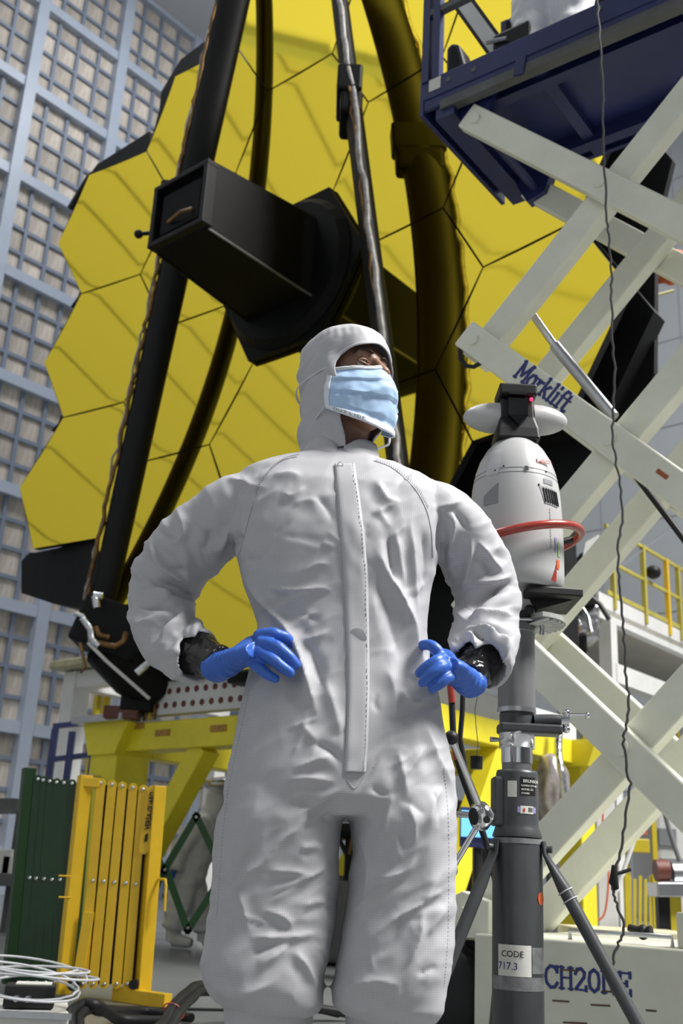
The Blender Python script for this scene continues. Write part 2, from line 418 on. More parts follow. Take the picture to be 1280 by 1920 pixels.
def wall_edge(y):     # right-hand limit of the wall seen beside the telescope
    pts = [(-40, 400), (80, 400), (180, 300), (260, 275), (330, 160), (455, 108), (550, 150), (680, 80), (785, 114), (918, 36), (1030, 62), (1120, 130), (1200, 150), (1500, 210), (1920, 210)]
    for (y0, x0), (y1, x1) in zip(pts, pts[1:]):
        if y0 <= y <= y1: return x0 + (x1 - x0) * (y - y0) / (y1 - y0)
    return 0
k = 0
a = A_REF - PITCH_A * 7
while a < R0['a1'] - cell_a:
    ca = a + cell_a / 2
    z = Z_REF - PITCH_Z + cell_z / 2
    while z < R0['z'] - 0.1:
        P = BP(ca, yb - 0.12, z)
        seen = False
        if (P - CAM).dot(FW) > 1:
            x, y = pix(P); seen = -25 < x < wall_edge(y) + 10 and -25 < y < 1560
        if z > 0.3 and ca > R0['a0'] + 0.3:
            if seen: cand.append(P)
            else: stuffp.box(P, E1 * (cell_a / 2 - 0.035), E2 * 0.03, ZV * (cell_z / 2 - 0.035))
        z += cell_z
    a += cell_a
cand.sort(key=lambda P: (P - CAM).length)
for P in cand[:300]:
    piece(panel_me, 'filter_panel', wl, P, WROT)
for P in cand[300:]:
    stuffp.box(P, E1 * (cell_a / 2 - 0.035), E2 * 0.03, ZV * (cell_z / 2 - 0.035))
so = stuffp.build('filter_panel_field', M_FILTER, wl); so['kind'] = 'stuff'
# wall behind the camera that the mirror looks at: a tall sectional door in the corner
d1 = structure(MB().box(*bbox((R0['a0'] - 0.02, -19.9, 0), (R0['a0'] + 0.06, -12.4, 21.0))).build('door_1', M_SEAM, org=BP(R0['a0'], -16, 0)))
M_DOOR = mat('door_panel_grey', (0.58, 0.59, 0.60), 0.55, var=0.02, vscale=0.6)
zs = [0.05] + [0.9 * i for i in range(1, 11)] + [9.85, 10.72, 11.40, 11.92, 12.32] + [12.8 + 0.62 * i for i in range(13)]
for z0, z1 in zip(zs, zs[1:]):
    MB().box(*bbox((R0['a0'] + 0.05, -19.85, z0 + 0.012), (R0['a0'] + 0.11, -12.45, z1 - 0.012))).build('door_panel', M_DOOR, d1)
MB().box(*bbox((R0['a0'] - 0.01, -12.36, 8.0), (R0['a0'] + 0.05, -6.5, 21.0))).build('reflection_bright_panel', mat('reflection_bright_white', (0.88, 0.89, 0.90), 0.6), wb)  # unseen panel added so the mirror's upper right reflects something brighter
structure(MB().box(*bbox((R0['a0'], -12.46, 0), (R0['a0'] + 0.16, -12.36, 21.2))).build('trim_1', M_MULLION))
# panel joints on the far and right walls
for i in range(1, 16):
    b = R0['b0'] + 2 * i
    MB().box(*bbox((R0['a1'] - 0.012, b - 0.012, 0), (R0['a1'] + 0.01, b + 0.012, R0['z']))).build('panel_joint', M_SEAM, wf)
for i in range(1, 12):
    MB().box(*bbox((R0['a1'] - 0.010, R0['b0'], 2 * i - 0.012), (R0['a1'] + 0.01, R0['b1'], 2 * i + 0.012))).build('panel_joint', M_SEAM, wf)
for i in range(1, 14):
    a = R0['a0'] + 2 * i
    MB().box(*bbox((a - 0.012, R0['b1'] - 0.012, 0), (a + 0.012, R0['b1'] + 0.01, R0['z']))).build('panel_joint', M_SEAM, wr)
# ================================================================== the telescope
MC = V((-0.48, 7.59, 5.19)); RC = 15.9; SEG = 0.76
def MT(u, v, d=0.0):
    return MC + E2 * u + ZV * v - E1 * d
def mpx(x, y, d):     # point seen at a pixel, d metres in front of the mirror vertex plane
    return atp(x, y, MT(0, 0, d), E1)
tel = thing('space_telescope', MT(0, -3.4, -0.6), 'giant gold honeycomb mirror telescope with black struts filling the hall', 'telescope')
q3 = math.sqrt(3)
def segment(cu, cv):
    b = MB(); n = 8; R = SEG - 0.0075
    idx = {}; vs = []; fs = []
    def pt(i, j):
        x = (i + j / 2) / n * R; y = j / n * R * q3 / 2
        u, v = cu * SEG + x, cv * SEG + y
        return MT(u, v, (u * u + v * v) / (2 * RC))
    def key(i, j):
        if (i, j) not in idx: idx[(i, j)] = len(vs); vs.append(pt(i, j))
        return idx[(i, j)]
    def ok(i, j): return abs(i) <= n and abs(j) <= n and abs(i + j) <= n
    for i in range(-n, n + 1):
        for j in range(-n, n + 1):
            if ok(i, j) and ok(i + 1, j) and ok(i, j + 1): fs.append((key(i, j), key(i + 1, j), key(i, j + 1)))
            if ok(i + 1, j) and ok(i, j + 1) and ok(i + 1, j + 1): fs.append((key(i + 1, j), key(i + 1, j + 1), key(i, j + 1)))
    b.add(vs, fs, True)
    hexv = []
    for k in range(6):
        u, v = cu * SEG + R * math.cos(k * math.pi / 3), cv * SEG + R * math.sin(k * math.pi / 3)
        hexv.append(MT(u, v, (u * u + v * v) / (2 * RC)))
    back = [p + E1 * 0.06 for p in hexv]
    b.add(hexv + back, [(k, k + 6, (k + 1) % 6 + 6, (k + 1) % 6) for k in range(6)])
    b.add(back, [tuple(reversed(range(6)))])
    return b
centers = []
for c in range(-2, 3):
    rows = {2: (1, 0, -1), 1: (1.5, 0.5, -0.5, -1.5), 0: (2, 1, -1, -2)}[abs(c)]
    for r in rows: centers.append((1.5 * c, r * q3))
for cu, cv in centers:
    sgm = segment(cu, cv); so_ = sgm.build('mirror_segment', M_GOLD, tel); so_.data.materials.append(M_CARBON)
    for pl_ in so_.data.polygons:
        if len(pl_.vertices) != 3: pl_.material_index = 1
# backplane: dark plates just behind every segment, and the deep box behind
bpm = MB()
for cu, cv in centers + [(0, 0)]:
    R = SEG * (0.99 if (cu, cv) != (0, 0) else 1.0)
    bpm.prism([MT(cu * SEG + R * math.cos(k * math.pi / 3), cv * SEG + R * math.sin(k * math.pi / 3), ((cu * SEG) ** 2 + (cv * SEG) ** 2) / (2 * RC) - 0.21) for k in range(6)], E1 * 0.15)
bpm.build('backplane', M_CARBON, tel)
def blanket(pts, d, thick=0.05, name='blanket', m=None):
    b = MB().prism([mpx(x, y, d) for x, y in pts], E1 * thick)
    return b.build(name, m or M_BLACK, tel)
blanket([(160, 338), (182, 308), (280, 246), (283, 289), (166, 336)], 0.10)
blanket([(160, 332), (170, 322), (130, 392), (126, 388)], 0.12)
blanket([(276, 290), (298, 208), (302, 172), (338, 112), (404, 62), (450, 60), (446, 90), (330, 150)], 0.02)
blanket([(56, 1036), (40, 1052), (40, 1112), (100, 1132), (166, 1142), (240, 1150), (240, 1010), (180, 1012), (66, 1036)], 0.20, 0.25)
blanket([(150, 545), (146, 556), (132, 575), (156, 560)], 0.2)
blanket([(114, 778), (110, 792), (96, 808), (120, 792)], 0.2)
blanket([(1165, 190), (1260, 300), (1228, 430), (1226, 700), (1190, 790), (1090, 930), (1040, 1000), (900, 1010), (860, 900), (880, 826), (1070, 760), (1176, 540), (1078, 414)], -0.12, 0.05, 'side_blanket')
# instrument housing behind and below the mirror
hb = MB()
hb.box(MT(0.72, -1.9, -0.95), E2 * 0.93, ZV * 1.25, E1 * 0.65)
hb.build('instrument_housing', M_BLACK, tel, bevel=0.05)
# aft optics box in the middle
def aft():
    b = MB()
    h0, h1, v0, v1 = 0.27, 0.27, 0.32, 0.32
    lo = [MT(a * 0.36, c * 0.37, 0.0) for a, c in ((-1, -1), (1, -1), (1, 1), (-1, 1))]
    hi = [MT(a * 0.275, c * 0.285, 1.2) for a, c in ((-1, -1), (1, -1), (1, 1), (-1, 1))]
    b.add(lo + hi, [(3, 2, 1, 0), (4, 5, 6, 7)] + [(k, (k + 1) % 4, (k + 1) % 4 + 4, k + 4) for k in range(4)])
    return b
ao = aft().build('aft_optics_box', M_BLACKBOX, tel, bevel=0.015)
b = MB()
b.box(MT(0, 0.235, 1.215), E2 * 0.30, ZV * 0.02, E1 * 0.05)
b.box(MT(0, -0.255, 1.215), E2 * 0.30, ZV * 0.02, E1 * 0.05)
b.box(MT(0.275, 0, 1.215), E2 * 0.022, ZV * 0.25, E1 * 0.05)
b.box(MT(-0.275, 0, 1.215), E2 * 0.022, ZV * 0.25, E1 * 0.05)
b.build('end_frame', M_CARBON, ao, bevel=0.006)
b = MB(); b.box(MT(0, -0.02, 1.215), E2 * 0.21, ZV * 0.17, E1 * 0.02); b.build('end_cover', M_BLACKBOX, ao, bevel=0.006)
b = MB(); b.tube([MT(-0.24, 0.26, 1.2), MT(-0.24, 0.31, 1.2)], 0.045, 12); b.build('knob', M_CARBON, ao)
b = MB(); b.tube([MT(-0.28, -0.12, 1.22), MT(-0.38, -0.12, 1.27)], 0.016, 8); b.sphere(MT(-0.40, -0.12, 1.28), 0.034); b.build('ball_pin', M_CARBON, ao)
b = MB(); b.tube([MT(-0.1, -0.12, 1.25), MT(0.08, -0.13, 1.29), MT(0.16, -0.11, 1.25)], 0.014, 8); b.build('cable', M_KAPTON, ao)
b = MB(); b.beam(MT(0.277, -0.287, 1.18), MT(0.352, -0.362, 0.10), 0.014, 0.014); b.build('edge_rail', M_DECKGREY, ao)
b = MB(); b.beam(MT(-0.277, -0.287, 1.18), MT(-0.352, -0.362, 0.10), 0.012, 0.012); b.build('edge_rail', M_CARBON, ao)
# flared collar where the box meets the mirror
b = MB(); b.lathe([(0.66, 0.0), (0.66, 0.07), (0.60, 0.14), (0.30, 0.16)], MT(0, 0, 0.01), -E1, 28, smooth=False, side=ZV)
b.build('collar_shroud', M_BLACKBOX, tel)
R = SEG * 1.02
b = MB(); b.prism([MT(R * math.cos(k * math.pi / 3), R * math.sin(k * math.pi / 3), 0.03) for k in range(6)], -E1 * 0.04)
b.build('centre_plate', M_BLACKBOX, tel)
# struts folded along the mirror face
def strut(p0, p1, wa, wb, axis, name):
    p0, p1 = V(p0), V(p1); n = 10
    path = [p0 + (p1 - p0) * (i / n) for i in range(n + 1)]
    b = MB(); b.tube(path, [(wa[0] + (wa[1] - wa[0]) * i / n, wb) for i in range(n + 1)], 20, flat=axis)
    return b.build(name, M_CARBON, tel)
pl0, pl1 = V((-1.875, 8.36, 2.60)), V((-1.17, 7.55, 8.40))
s_l = strut(pl0, pl1, (0.105, 0.155), 0.075, V((1, 0.1, 0)), 'strut')
pr0, pr1 = V((0.42, 6.34, 2.6)), V((-0.29, 6.78, 7.70))
s_r = strut(pr0, pr1, (0.07, 0.065), 0.16, V((1, 0, 0)), 'strut')
def fringe(p0, p1, off, name, m, par, amp=0.02, r=0.014, n=70, seed=1):
    rg = random.Random(seed); path = []
    for i in range(n + 1):
        t = i / n
        path.append(V(p0).lerp(V(p1), t) + V(off) * (0.95 + 0.12 * rg.random()) + V((rg.uniform(-amp, amp), rg.uniform(-amp, amp), 0)))
    b = MB(); b.tube(path, r, 6); return b.build(name, m, par)
fringe(pl0, pl1, V((-0.135, -0.03, 0)), 'edge_tape', M_KAPTON, s_l, 0.012, 0.018, 70, 2)
fringe(pl0, pl1, V((-0.150, -0.03, 0)), 'wire_bundle', M_DULLCABLE, s_l, 0.012, 0.010, 60, 3)
fringe(pr0, pr1, V((-0.012, -0.172, 0)), 'wire_bundle', M_DULLCABLE, s_r, 0.014, 0.022, 40, 4)
fringe(pr0, pr1, V((-0.03, -0.165, 0)), 'wire_bundle', M_KAPTON, s_r, 0.010, 0.013, 60, 5)
hp = V((-0.105, 6.66, 6.26))
b = MB(); b.box(hp, V((0.095, 0, 0)), V((0, 0.20, 0)), V((0, 0, 0.115))); b.build('hinge_box', M_CARBON, s_r, bevel=0.02)
b = MB(); b.box(hp + V((0.02, 0, -0.20)), V((0.085, 0, 0)), V((0, 0.18, 0)), V((0, 0, 0.10))); b.build('hinge_wrap', M_BLACK, s_r, bevel=0.03)
# foot of the left strut: dark mechanism with pipes, cables and the black pylon that carries the mirror
b = MB()
b.box(at(215, 1185, 8.4), V((0.26, 0, -0.08)), V((0, 0.25, 0)), V((0.06, 0, 0.19)))
b.build('strut_foot', M_BLACK, tel, bevel=0.03)
b = MB()
b.tube([at(215, 1200, 8.4), at(262, 1262, 8.6), at(300, 1300, 8.7)], [0.27, 0.24, 0.17], 12)
b.build('pylon_leg', M_BLACK, tel)
for pts, r, m in [([(155, 1158), (170, 1180), (172, 1200), (186, 1212)], 0.03, M_FOIL), ([(186, 1205), (215, 1212), (232, 1202), (236, 1185)], 0.022, M_KAPTON),
                  ([(178, 1118), (182, 1140)], 0.03, M_FOIL), ([(176, 1116), (192, 1118)], 0.03, M_FOIL), ([(140, 1150), (158, 1156)], 0.018, M_FOIL),
                  ([(165, 1205), (200, 1240), (240, 1275), (280, 1310)], 0.014, M_OFFWHITE), ([(180, 1175), (185, 1190), (205, 1195)], 0.02, M_KAPTON),
                  ([(256, 1262), (270, 1250), (282, 1238)], 0.03, M_FOIL), ([(150, 1205), (160, 1250), (150, 1262)], 0.012, M_KAPTON)]:
    b = MB(); b.tube([at(x, y, 8.05) for x, y in pts], r, 8); b.build('pipe', m, tel)
b = MB()
b.box(at(262, 1312, 8.7), V((0.13, 0, 0)), V((0, 0.15, 0)), V((0, 0, 0.11)))
b.build('pylon_foot', M_BLACK, tel, bevel=0.02)
b = MB(); b.box(at(232, 1340, 8.7), V((0.14, 0, 0)), V((0, 0.14, 0)), V((0, 0, 0.05))); b.build('foot_block', M_BROWN, tel, bevel=0.01)
# dark cabling and instruments seen below the mirror on the right
rg = random.Random(11)
for i, (cx, cy, w, h) in enumerate([(1096, 1075, 18, 34), (1088, 1125, 22, 26), (1092, 1175, 26, 34), (1068, 1215, 26, 20), (1060, 1080, 16, 16), (838, 1178, 22, 26)]):
    P = at(cx, cy, 8.6 + 0.1 * (i % 3)); s = 8.6 / 2000
    b = MB(); b.box(P, V((w * s, 0, 0.02)), V((0, 0.16, 0)), V((0, 0, h * s * 1.05))); b.build('instrument_unit', M_BLACKBOX if i % 2 else M_FOIL if i == 2 else M_BLACK, tel, bevel=0.03)
for i in range(10):
    x0 = rg.uniform(1050, 1100); y0 = rg.uniform(1060, 1180); P0 = at(x0, y0, 8.35); pts = [P0]
    for j in range(4):
        P0 = P0 + V((rg.uniform(-0.08, 0.1), rg.uniform(-0.05, 0.05), rg.uniform(-0.13, 0.0))); pts.append(P0)
    b = MB(); b.tube(pts, rg.uniform(0.01, 0.022), 6); b.build('cable', [M_FOIL, M_CABLEGREY, M_KAPTON, M_CABLEWHITE][i % 4], tel)
for pts, m in [([(818, 1150), (826, 1135), (842, 1128), (858, 1132)], M_FOIL), ([(815, 1170), (822, 1150), (835, 1140)], M_KAPTON), ([(822, 1180), (838, 1210), (850, 1240)], M_CABLEGREY)]:
    b = MB(); b.tube([at(x, y, 7.6) for x, y in pts], 0.025, 7); b.build('cable', m, tel)
# ================================================================== yellow stand below the telescope
M_STICK = mat('dull_orange_sticker', (0.42, 0.22, 0.03), 0.5, var=0.3, vscale=30)
def stand():
    T = thing('yellow_steel_stand', at(232, 1700, 8.95) * 1.0, 'yellow painted steel support frame under the gold telescope', 'frame')
    zt = at(230, 1362, 8.95).z
    pa = at(232, 1362, 8.95)
    def S(b, a, z): return V((pa.x, pa.y, 0)) + E2 * b + E1 * a + ZV * z
    b = MB(); b.box(S(0, 0, zt / 2), E2 * 0.17, E1 * 0.17, ZV * (zt / 2)); b.build('column', M_YELLOWSTEEL, T, bevel=0.01)
    b = MB(); b.prism([S(-0.28, -0.2, zt), S(0.3, -0.2, zt), S(0.17, -0.2, zt - 0.25), S(-0.17, -0.2, zt - 0.25)], E1 * 0.4); b.build('head_plate', M_YELLOWSTEEL, T)
    b = MB(); b.box(S(1.5, 0, zt - 0.11), E2 * 1.6, E1 * 0.10, ZV * 0.11); b.build('front_beam', M_YELLOWSTEEL, T, bevel=0.01)
    b = MB(); b.beam(S(1.0, 0.02, zt - 0.2), S(0.2, 0.02, zt - 1.35), 0.17, 0.17, E1); b.build('brace', M_YELLOWSTEEL, T, bevel=0.008)
    b = MB(); b.beam(S(1.35, 2.1, zt - 0.2), S(0.4, 2.1, zt - 1.45), 0.17, 0.17, E1); b.build('brace', M_YELLOWSTEEL, T, bevel=0.008)
    b = MB(); b.beam(S(3.0, 0.95, zt - 0.18), S(3.0, 0.22, zt - 1.45), 0.15, 0.15, E2); b.build('brace', M_YELLOWSTEEL, T, bevel=0.008)
    b = MB(); b.box(S(3.0, 0, zt / 2), E2 * 0.15, E1 * 0.15, ZV * (zt / 2)); b.build('column', M_YELLOWSTEEL, T, bevel=0.01)
    b = MB(); b.box(S(3.0, 2.1, zt / 2), E2 * 0.11, E1 * 0.11, ZV * (zt / 2)); b.build('column', M_YELLOWSTEEL, T, bevel=0.01)
    b = MB(); b.box(S(0.0, 2.1, zt / 2), E2 * 0.13, E1 * 0.13, ZV * (zt / 2)); b.build('column', M_YELLOWSTEEL, T, bevel=0.01)
    b = MB(); b.box(S(0, 1.1, zt - 0.14), E2 * 0.1, E1 * 1.2, ZV * 0.1); b.build('side_beam', M_YELLOWSTEEL, T, bevel=0.01)
    b = MB(); b.box(S(3.0, 1.05, zt - 0.09), E2 * 0.09, E1 * 1.22, ZV * 0.09); b.build('side_beam', M_YELLOWSTEEL, T, bevel=0.01)
    b = MB(); b.box(S(3.0, 1.05, zt + 0.09), E2 * 0.05, E1 * 1.0, ZV * 0.09); b.build('white_side_panel', M_WHITE, T, bevel=0.005)
    b = MB(); b.prism([S(2.78, 1.9, zt), S(3.3, 1.9, zt), S(3.22, 1.9, zt - 0.2), S(2.9, 1.9, zt - 0.2)], E1 * 0.3); b.build('head_plate', M_YELLOWSTEEL, T)
    b = MB(); b.box(S(1.5, 2.1, zt - 0.12), E2 * 1.6, E1 * 0.1, ZV * 0.1); b.build('rear_beam', M_YELLOWSTEEL, T, bevel=0.01)
    b = MB(); b.box(S(-0.02, 0.0, zt + 0.03), E2 * 0.32, E1 * 0.28, ZV * 0.03); b.build('top_plate', M_STEEL, T, bevel=0.005)
    b = MB(); b.tube([S(-0.03, -0.17, zt - 0.46), S(-0.03, -0.25, zt - 0.46)], 0.05, 10); b.build('bolt', M_STEEL, T)
    for bb, dz in ((0.62, 0.02), (1.25, 0.03), (0.3, 0.25)):
        b = MB(); b.box(S(bb, -0.105, zt - 0.1 + dz * 0.3), E2 * 0.085, E1 * 0.004, ZV * 0.025); b.build('sticker', M_STICK, T)
    # perforated white rail on top of the beam
    r = MB(); r.box(S(1.6, 0.0, zt + 0.19), E2 * 1.25, E1 * 0.05, ZV * 0.13); rail = r.build('perforated_rail', M_WHITE, T)
    hm = MB(); hm.lathe([(0.026, 0), (0.026, 0.004)], V((0, 0, 0)), -E1, 8, smooth=False); hme = hm.mesh('hole'); hme.materials.append(M_BROWN)
    for i in range(16):
        for j in range(2):
            piece(hme, 'hole', rail, S(0.46 + i * 0.105 + 0.03 * j, -0.052, zt + 0.13 + 0.11 * j))
    b = MB(); b.box(S(1.55, 0.05, zt + 0.34), E2 * 1.3, E1 * 0.15, ZV * 0.018); b.build('rail_cap', M_CARBON, rail)
    b = MB(); b.box(S(1.5, 0.3, zt + 0.42), E2 * 1.3, E1 * 0.3, ZV * 0.055); b.build('film_cover', mat('amber_clear_film', (0.36, 0.35, 0.20), 0.3, var=0.3, vscale=6), rail, bevel=0.02)
    for i in range(3):
        b = MB(); b.tube([S(0.33 + 0.06 * i, -0.06, zt + 0.02), S(0.36 + 0.05 * i, -0.08, zt + 0.2), S(0.40, -0.05, zt + 0.32)], 0.016, 6); b.build('clip', M_YELLOW if i % 2 else M_KAPTON, rail)
    # hanging bright foil and dark equipment inside the frame
    b = MB(); b.sphere(S(0.62, 0.7, zt - 0.42), 0.26, 0.2, 0.07, 14, 8); b.build('foil_cover', M_FOIL, T)
    b = MB(); b.box(S(1.3, 1.2, zt - 0.55), E2 * 0.8, E1 * 0.3, ZV * 0.25); b.build('equipment_box', M_CARBON, T, bevel=0.04)
    b = MB(); b.box(S(2.0, 1.4, zt - 0.9), E2 * 0.5, E1 * 0.3, ZV * 0.4); b.build('equipment_box', M_CARBON, T, bevel=0.04)
    b = MB(); b.box(S(0.75, 1.6, 0.32), E2 * 0.45, E1 * 0.3, ZV * 0.3); b.build('equipment_box', M_CARBON, T, bevel=0.04)
    b = MB(); b.box(S(1.9, 0.9, 0.3), E2 * 0.5, E1 * 0.3, ZV * 0.28); b.build('equipment_box', M_DECKGREY, T, bevel=0.04)
    rgs = random.Random(3)
    for k in range(5):
        p0_ = S(0.4 + 0.35 * k, 1.0, zt - 0.22); b = MB(); b.tube([p0_, p0_ + V((rgs.uniform(-0.1, 0.1), 0, -0.3)), p0_ + V((rgs.uniform(-0.2, 0.2), 0.1, -0.7))], 0.02, 7); b.build('cable', [M_CABLEGREY, M_KAPTON, M_CABLEGREY][k % 3], T)
    return T
stand()
def smooth_path(p, n=6):
    out = []
    for i in range(len(p) - 1):
        p0, p1, p2, p3 = p[max(i - 1, 0)], p[i], p[i + 1], p[min(i + 2, len(p) - 1)]
        for k in range(n):
            t = k / n
            out.append(0.5 * ((2 * p1) + (p2 - p0) * t + (2 * p0 - 5 * p1 + 4 * p2 - p3) * t * t + (3 * p1 - p0 - 3 * p2 + p3) * t ** 3))
    return out + [p[-1]]
# ================================================================== scissor lift
LQ = V((0.34, 4.29, 0)); LL = V((math.cos(math.radians(-37)), math.sin(math.radians(-37)), 0)); LN = V((-LL.y, LL.x, 0))
def LP(t, z, n=0.0): return LQ + LL * t + LN * n + ZV * z
def LX(x, y, n):      # pixel -> (t, z) on the lift plane n
    P = atp(x, y, LP(0, 0, n), LN); d = P - LQ
    return d.dot(LL), P.z
lift = thing('scissor_lift', LP(1.2, 0, 0.35), 'cream scissor lift with navy blue raised platform at the right', 'lift')
TLF, TRG = 0.245, 1.445
ZJ = [0.48, 1.645, 2.83, 4.0]
LW = 0.50
def arm(p0, p1, n0, n1, name='scissor_arm'):
    (t0, z0), (t1, z1) = p0, p1
    d = V((t1 - t0, z1 - z0)).normalized(); e = 0.075
    a = LP(t0 - d.x * e, z0 - d.y * e, (n0 + n1) / 2); b_ = LP(t1 + d.x * e, z1 + d.y * e, (n0 + n1) / 2)
    b = MB(); b.beam(a, b_, abs(n1 - n0), 0.128, LN)
    o = b.build(name, M_CREAM, lift, bevel=0.008)
    return o
arms = {}
for k in range(3):
    for w0, fl in ((0.0, 1), (LW, -1)):
        o0, o1 = (w0, w0 + 0.06) if fl == 1 else (w0 + 0.15, w0 + 0.21)
        i0, i1 = (w0 + 0.07, w0 + 0.15) if fl == 1 else (w0 + 0.06, w0 + 0.14)
        A = arm((TLF, ZJ[k + 1]), (TRG, ZJ[k]), o0, o1)
        B = arm((TLF, ZJ[k]), (TRG, ZJ[k + 1]), i0, i1)
        if fl == 1: arms[k] = (A, B)
        zc = (ZJ[k] + ZJ[k + 1]) / 2
        if fl == 1:
            b = MB(); b.tube([LP(0.845, zc, -0.012), LP(0.845, zc, 0.0)], 0.032, 20, smooth=False); b.build('pivot_cap', M_CREAM, A, bevel=0.003)
            b = MB(); b.tube([LP(TLF, ZJ[k + 1], -0.014), LP(TLF, ZJ[k + 1], 0.0)], 0.026, 16, smooth=False); b.build('pin', M_CREAM, A, bevel=0.003)
    b = MB(); b.tube([LP(TLF, ZJ[k + 1], 0.0), LP(TLF, ZJ[k + 1], LW + 0.2)], 0.024, 12); b.build('cross_tube', M_CREAM if k < 2 else M_NAVY, lift)
    b = MB(); b.tube([LP(TRG, ZJ[k + 1], 0.0), LP(TRG, ZJ[k + 1], LW + 0.2)], 0.024, 12); b.build('cross_tube', M_CREAM, lift)
# weld lug on the second rising arm
t, z = LX(965, 560, 0.07)
b = MB(); b.tube([LP(t, z, 0.075), LP(t, z, 0.14)], 0.045, 16, smooth=False); b.build('lug', M_CREAM, arms[2][1], bevel=0.004)
# lettering on the descending arm
pA, pB = LX(962, 706, -0.001), LX(1068, 770, -0.001)
dr = (LP(TRG, ZJ[1], 0) - LP(TLF, ZJ[2], 0)).normalized(); du = V((0, 0, 1)) - dr * dr.z; du.normalize()
tA, zA = pA
slab_text('Marklift', LP(tA, zA, -0.0005), dr, du, 0.084, 0.0135, 'lettering', M_INK, arms[1][0], xs=0.86)
# orange plate further down that arm
t, z = LX(1241, 889, -0.001)
b = MB(); b.box(LP(t, z, -0.002), dr * 0.026, du * 0.0085, LN * 0.002); b.build('rating_plate', mat('rust_orange_plate', (0.36, 0.09, 0.03), 0.5, var=0.3, vscale=60), arms[1][0])
# hydraulic rams
t0, z0 = LX(1000, 592, 0.2); t1, z1 = LX(1150, 782, 0.2); tm, zm = LX(1040, 648, 0.2)
b = MB(); b.tube([LP(tm, zm, 0.2), LP(t1, z1, 0.2)], 0.025, 14); ram = b.build('ram_barrel', M_STEEL, lift)
b = MB(); b.tube([LP(t0, z0, 0.2), LP(tm, zm, 0.2)], 0.017, 12); b.build('ram_rod', M_CHROME, ram)
t0, z0 = LX(1188, 888, 0.35); t1, z1 = LX(1330, 1075, 0.35)
b = MB(); b.tube([LP(t0, z0, 0.35), LP(t1, z1, 0.35)], 0.013, 10); b.build('gas_strut', M_RUBBER, lift)
# hose loop at the left joint
b = MB(); b.tube([LP(*LX(x, y, 0.02), 0.02) for x, y in [(872, 640), (862, 655), (862, 672), (874, 686), (888, 688), (902, 680)]], 0.010, 8); b.build('hose', M_RUBBER, lift)
# platform
DZ = 4.10
dk = MB()
dk.box(LP(1.15, DZ + 0.12, 0.36), LL * 1.17, LN * 0.40, ZV * 0.012); deck = dk.build('platform_floor', M_NAVY, lift)
b = MB(); b.box(LP(1.15, DZ + 0.135, -0.05), LL * 1.18, LN * 0.012, ZV * 0.058); b.box(LP(1.15, DZ + 0.05, -0.045), LL * 1.18, LN * 0.010, ZV * 0.032); fas = b.build('side_fascia', M_NAVY, deck, bevel=0.004)
b = MB(); b.beam(LP(0.08, DZ + 0.02, -0.03), LP(2.33, DZ + 0.02, -0.03), 0.05, 0.05, LN); b.build('slide_rail', M_DECKGREY, deck)
b = MB(); b.box(LP(1.15, DZ + 0.135, 0.77), LL * 1.18, LN * 0.012, ZV * 0.058); b.build('side_fascia', M_NAVY, deck)
b = MB(); b.box(LP(-0.02, DZ + 0.09, 0.36), LL * 0.012, LN * 0.42, ZV * 0.10); b.build('end_fascia', M_NAVY, deck, bevel=0.004)
for t in (0.56, 1.25, 1.9):
    b = MB(); b.box(LP(t, DZ + 0.10, 0.36), LL * 0.03, LN * 0.39, ZV * 0.05); b.build('cross_member', M_NAVY, deck)
for n in (0.10, 0.62):
    b = MB(); b.box(LP(1.15, DZ + 0.085, n), LL * 1.12, LN * 0.03, ZV * 0.06); b.build('floor_rail', M_NAVY, deck)
b = MB(); b.prism([LP(0.06, DZ + 0.12, 0.02), LP(0.34, DZ + 0.12, 0.02), LP(0.30, DZ - 0.1, 0.02), LP(0.2, DZ - 0.13, 0.02)], LN * 0.04); b.build('pivot_bracket', M_NAVY, deck)
b = MB(); b.prism([LP(0.06, DZ + 0.12, 0.62), LP(0.40, DZ + 0.12, 0.62), LP(0.30, DZ - 0.14, 0.62), LP(0.2, DZ - 0.17, 0.62)], LN * 0.06); b.build('pivot_bracket', M_NAVY, deck)
b = MB(); b.box(LP(0.10, DZ - 0.0, 0.36), LL * 0.05, LN * 0.40, ZV * 0.05); b.build('end_beam', M_NAVY, deck)
b = MB(); b.beam(LP(0.52, DZ + 0.1, -0.058), LP(0.50, DZ - 0.01, -0.058), 0.05, 0.012, LL); b.build('bracket', M_NAVY, deck)
b = MB(); b.box(LP(0.055, DZ + 0.145, -0.065), LL * 0.032, LN * 0.002, ZV * 0.034); b.build('warning_label', M_PAPER, fas)
for t, dz in ((0.13, 0.14), (0.27, 0.13), (0.9, 0.16), (1.15, 0.13)):
    b = MB(); b.box(LP(t, DZ + dz, -0.0635), LL * 0.012, LN * 0.002, ZV * 0.012); b.build('bolt_plate', M_DECKGREY, fas)
for t in (0.0, 0.06, 1.02, 1.1, 2.2):
    for n in (-0.05, 0.77):
        b = MB(); b.beam(LP(t, DZ + 0.18, n), LP(t, DZ + 1.22, n), 0.04, 0.04, LL); b.build('guard_post', M_NAVY, lift)
for n in (-0.05, 0.77):
    for z in (0.62, 1.22):
        b = MB(); b.beam(LP(0.0, DZ + z - 0.02, n), LP(2.3, DZ + z - 0.02, n), 0.035, 0.035, LN); b.build('guard_rail', M_NAVY if z > 1 or n > 0 else M_DECKGREY, lift)
